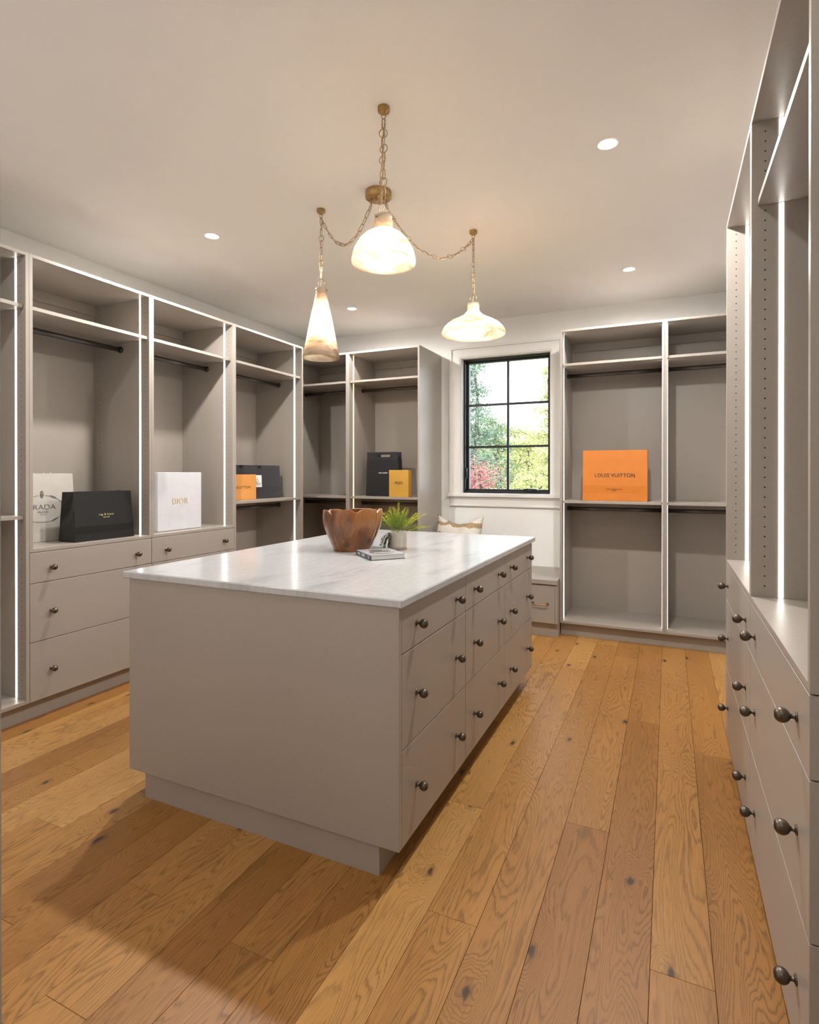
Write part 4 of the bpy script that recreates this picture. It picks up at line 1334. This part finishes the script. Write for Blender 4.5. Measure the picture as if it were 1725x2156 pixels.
pendant('slim cone shaped alabaster pendant on the left chain', HL_, cone, 2.348, 0.032, swag(cps[1], (HL_[0], HL_[1], ZC - 0.047), 2.555), 'LRLRLLLRL', 'LLLLLLLRL', 2.165, 0.026)
pendant('wide shallow alabaster pendant in front of the window', HR, flat, 2.345, 0.036, swag(cps[2], (HR[0], HR[1], ZC - 0.047), 2.545), 'LLLLRLR', 'RLRLRLRLRLLL', 2.235)

# ================================================================== OUTSIDE THE WINDOW
gr = box('lawn', -40, 6.5, -3.4, 30, 70, -3.3, M['lawn'])
tag(gr, 'sunlit lawn below the window', 'lawn', kind='structure')
def tree(name, label, u_ratio, y, ztop, zbot, rtop, rbot, nleaf, mat, size, seed, cat='tree', trunk=True, squash=0.9):
    """loose cone of leaves around a trunk with boughs; u_ratio is x / y as seen from the doorway"""
    rnd = random.Random(seed)
    x = u_ratio * y
    t = thing(name, label, cat, (x, y, -3.3), group='trees and shrubs outside the window')
    z0 = -3.3
    if trunk:
        pts = [(0.10 * math.sin(i * 0.9 + seed), 0.10 * math.cos(i * 0.7 + seed), (ztop - z0) * i / 9 * 0.97) for i in range(10)]
        tube('trunk', pts, [0.13 * (1 - 0.85 * i / 9) for i in range(10)], M['bark'], t, 7)
    nb = 26
    tips = []
    for k in range(nb):
        q = (k + 0.5) / nb
        zb = zbot + (ztop - zbot) * q - z0
        rr = (rbot + (rtop - rbot) * q ** 0.8) * rnd.uniform(0.75, 1.1)
        a = k * 2.39996 + rnd.uniform(-0.3, 0.3)
        tips.append((a, zb, rr))
    if trunk:
        m_ = MB()
        for a, zb, rr in tips:
            pts = [(0, 0, zb - 0.12 * rr), (0.5 * rr * math.cos(a), 0.5 * rr * math.sin(a), zb + 0.05 * rr), (rr * 0.9 * math.cos(a), rr * 0.9 * math.sin(a), zb - 0.02)]
            v_, f_ = tube_data(pts, [0.03, 0.018, 0.006], 5)
            m_.add(v_, f_)
        bo = m_.build('boughs', M['bark'], t); bo['kind'] = 'stuff'
    v, f = [], []
    for i in range(nleaf):
        a, zb, rr = rnd.choice(tips)
        q = rnd.random() ** 0.6
        c_ = Vector((rr * q * math.cos(a), rr * q * math.sin(a), zb))
        sp_ = 0.10 + 0.22 * rr * (1 - 0.4 * q)
        c_ += Vector((rnd.gauss(0, sp_), rnd.gauss(0, sp_), rnd.gauss(0, sp_ * 0.55)))
        d1 = Vector((rnd.gauss(0, 1), rnd.gauss(0, 1), rnd.gauss(0, 0.6))).normalized()
        d2 = d1.orthogonal().normalized()
        d2 = (d2 * math.cos(q * 9) + d1.cross(d2) * math.sin(q * 9)).normalized()
        s1, s2 = size * rnd.uniform(0.6, 1.3), size * rnd.uniform(0.3, 0.6)
        b = len(v)
        v += [c_ - d1 * s1, c_ + d2 * s2, c_ + d1 * s1, c_ - d2 * s2]
        f.append((b, b + 1, b + 2, b + 3))
    fo = link('foliage', mesh_of('foliage', v, f, mat), None, t)
    fo['kind'] = 'stuff'
    return t
tree('leafy_tree', 'tall blue green tree at the left side of the window view', -0.334, 11.6, 3.95, -1.0, 0.18, 1.25, 16000, M['leaf_blue'], 0.030, 1)
tree('leafy_tree', 'dark green spreading tree in the middle of the window view', -0.288, 15.8, 2.9, -1.8, 0.35, 1.35, 15000, M['leaf_green'], 0.038, 2)
tree('leafy_tree', 'yellow green tree at the right side of the window view', -0.184, 13.2, 3.75, -1.0, 0.15, 1.1, 14000, M['leaf_yellow'], 0.032, 3)
tree('leafy_tree', 'broad sunlit yellow green tree behind the nearer trees', -0.222, 20.5, 2.9, -2.5, 0.9, 2.1, 15000, M['leaf_yellow'], 0.06, 4)
tree('leafy_tree', 'large dark tree far back at the left of the window view', -0.318, 27.0, 3.7, -2.5, 1.2, 3.0, 15000, M['leaf_green'], 0.08, 5)
tree('leafy_tree', 'green tree far back at the right of the window view', -0.150, 31.0, 4.1, -2.5, 1.2, 2.8, 14000, M['leaf_green'], 0.08, 6)
tree('leafy_tree', 'pale tree farthest back in the centre of the window view', -0.245, 43.0, 3.8, -2.5, 2.0, 4.4, 15000, M['leaf_yellow'], 0.11, 8)
tree('maple_shrub', 'red maple shrub low in the left window corner', -0.328, 8.3, 1.50, -1.6, 0.25, 0.62, 9000, M['leaf_red'], 0.026, 7, 'shrub')
tree('leafy_shrub', 'bright yellow green shrub low in the right window half', -0.212, 10.6, 1.25, -2.0, 0.35, 0.75, 9000, M['leaf_yellow'], 0.030, 9, 'shrub')

for o in bpy.data.objects:
    if o.type == 'MESH':
        o.data.validate()
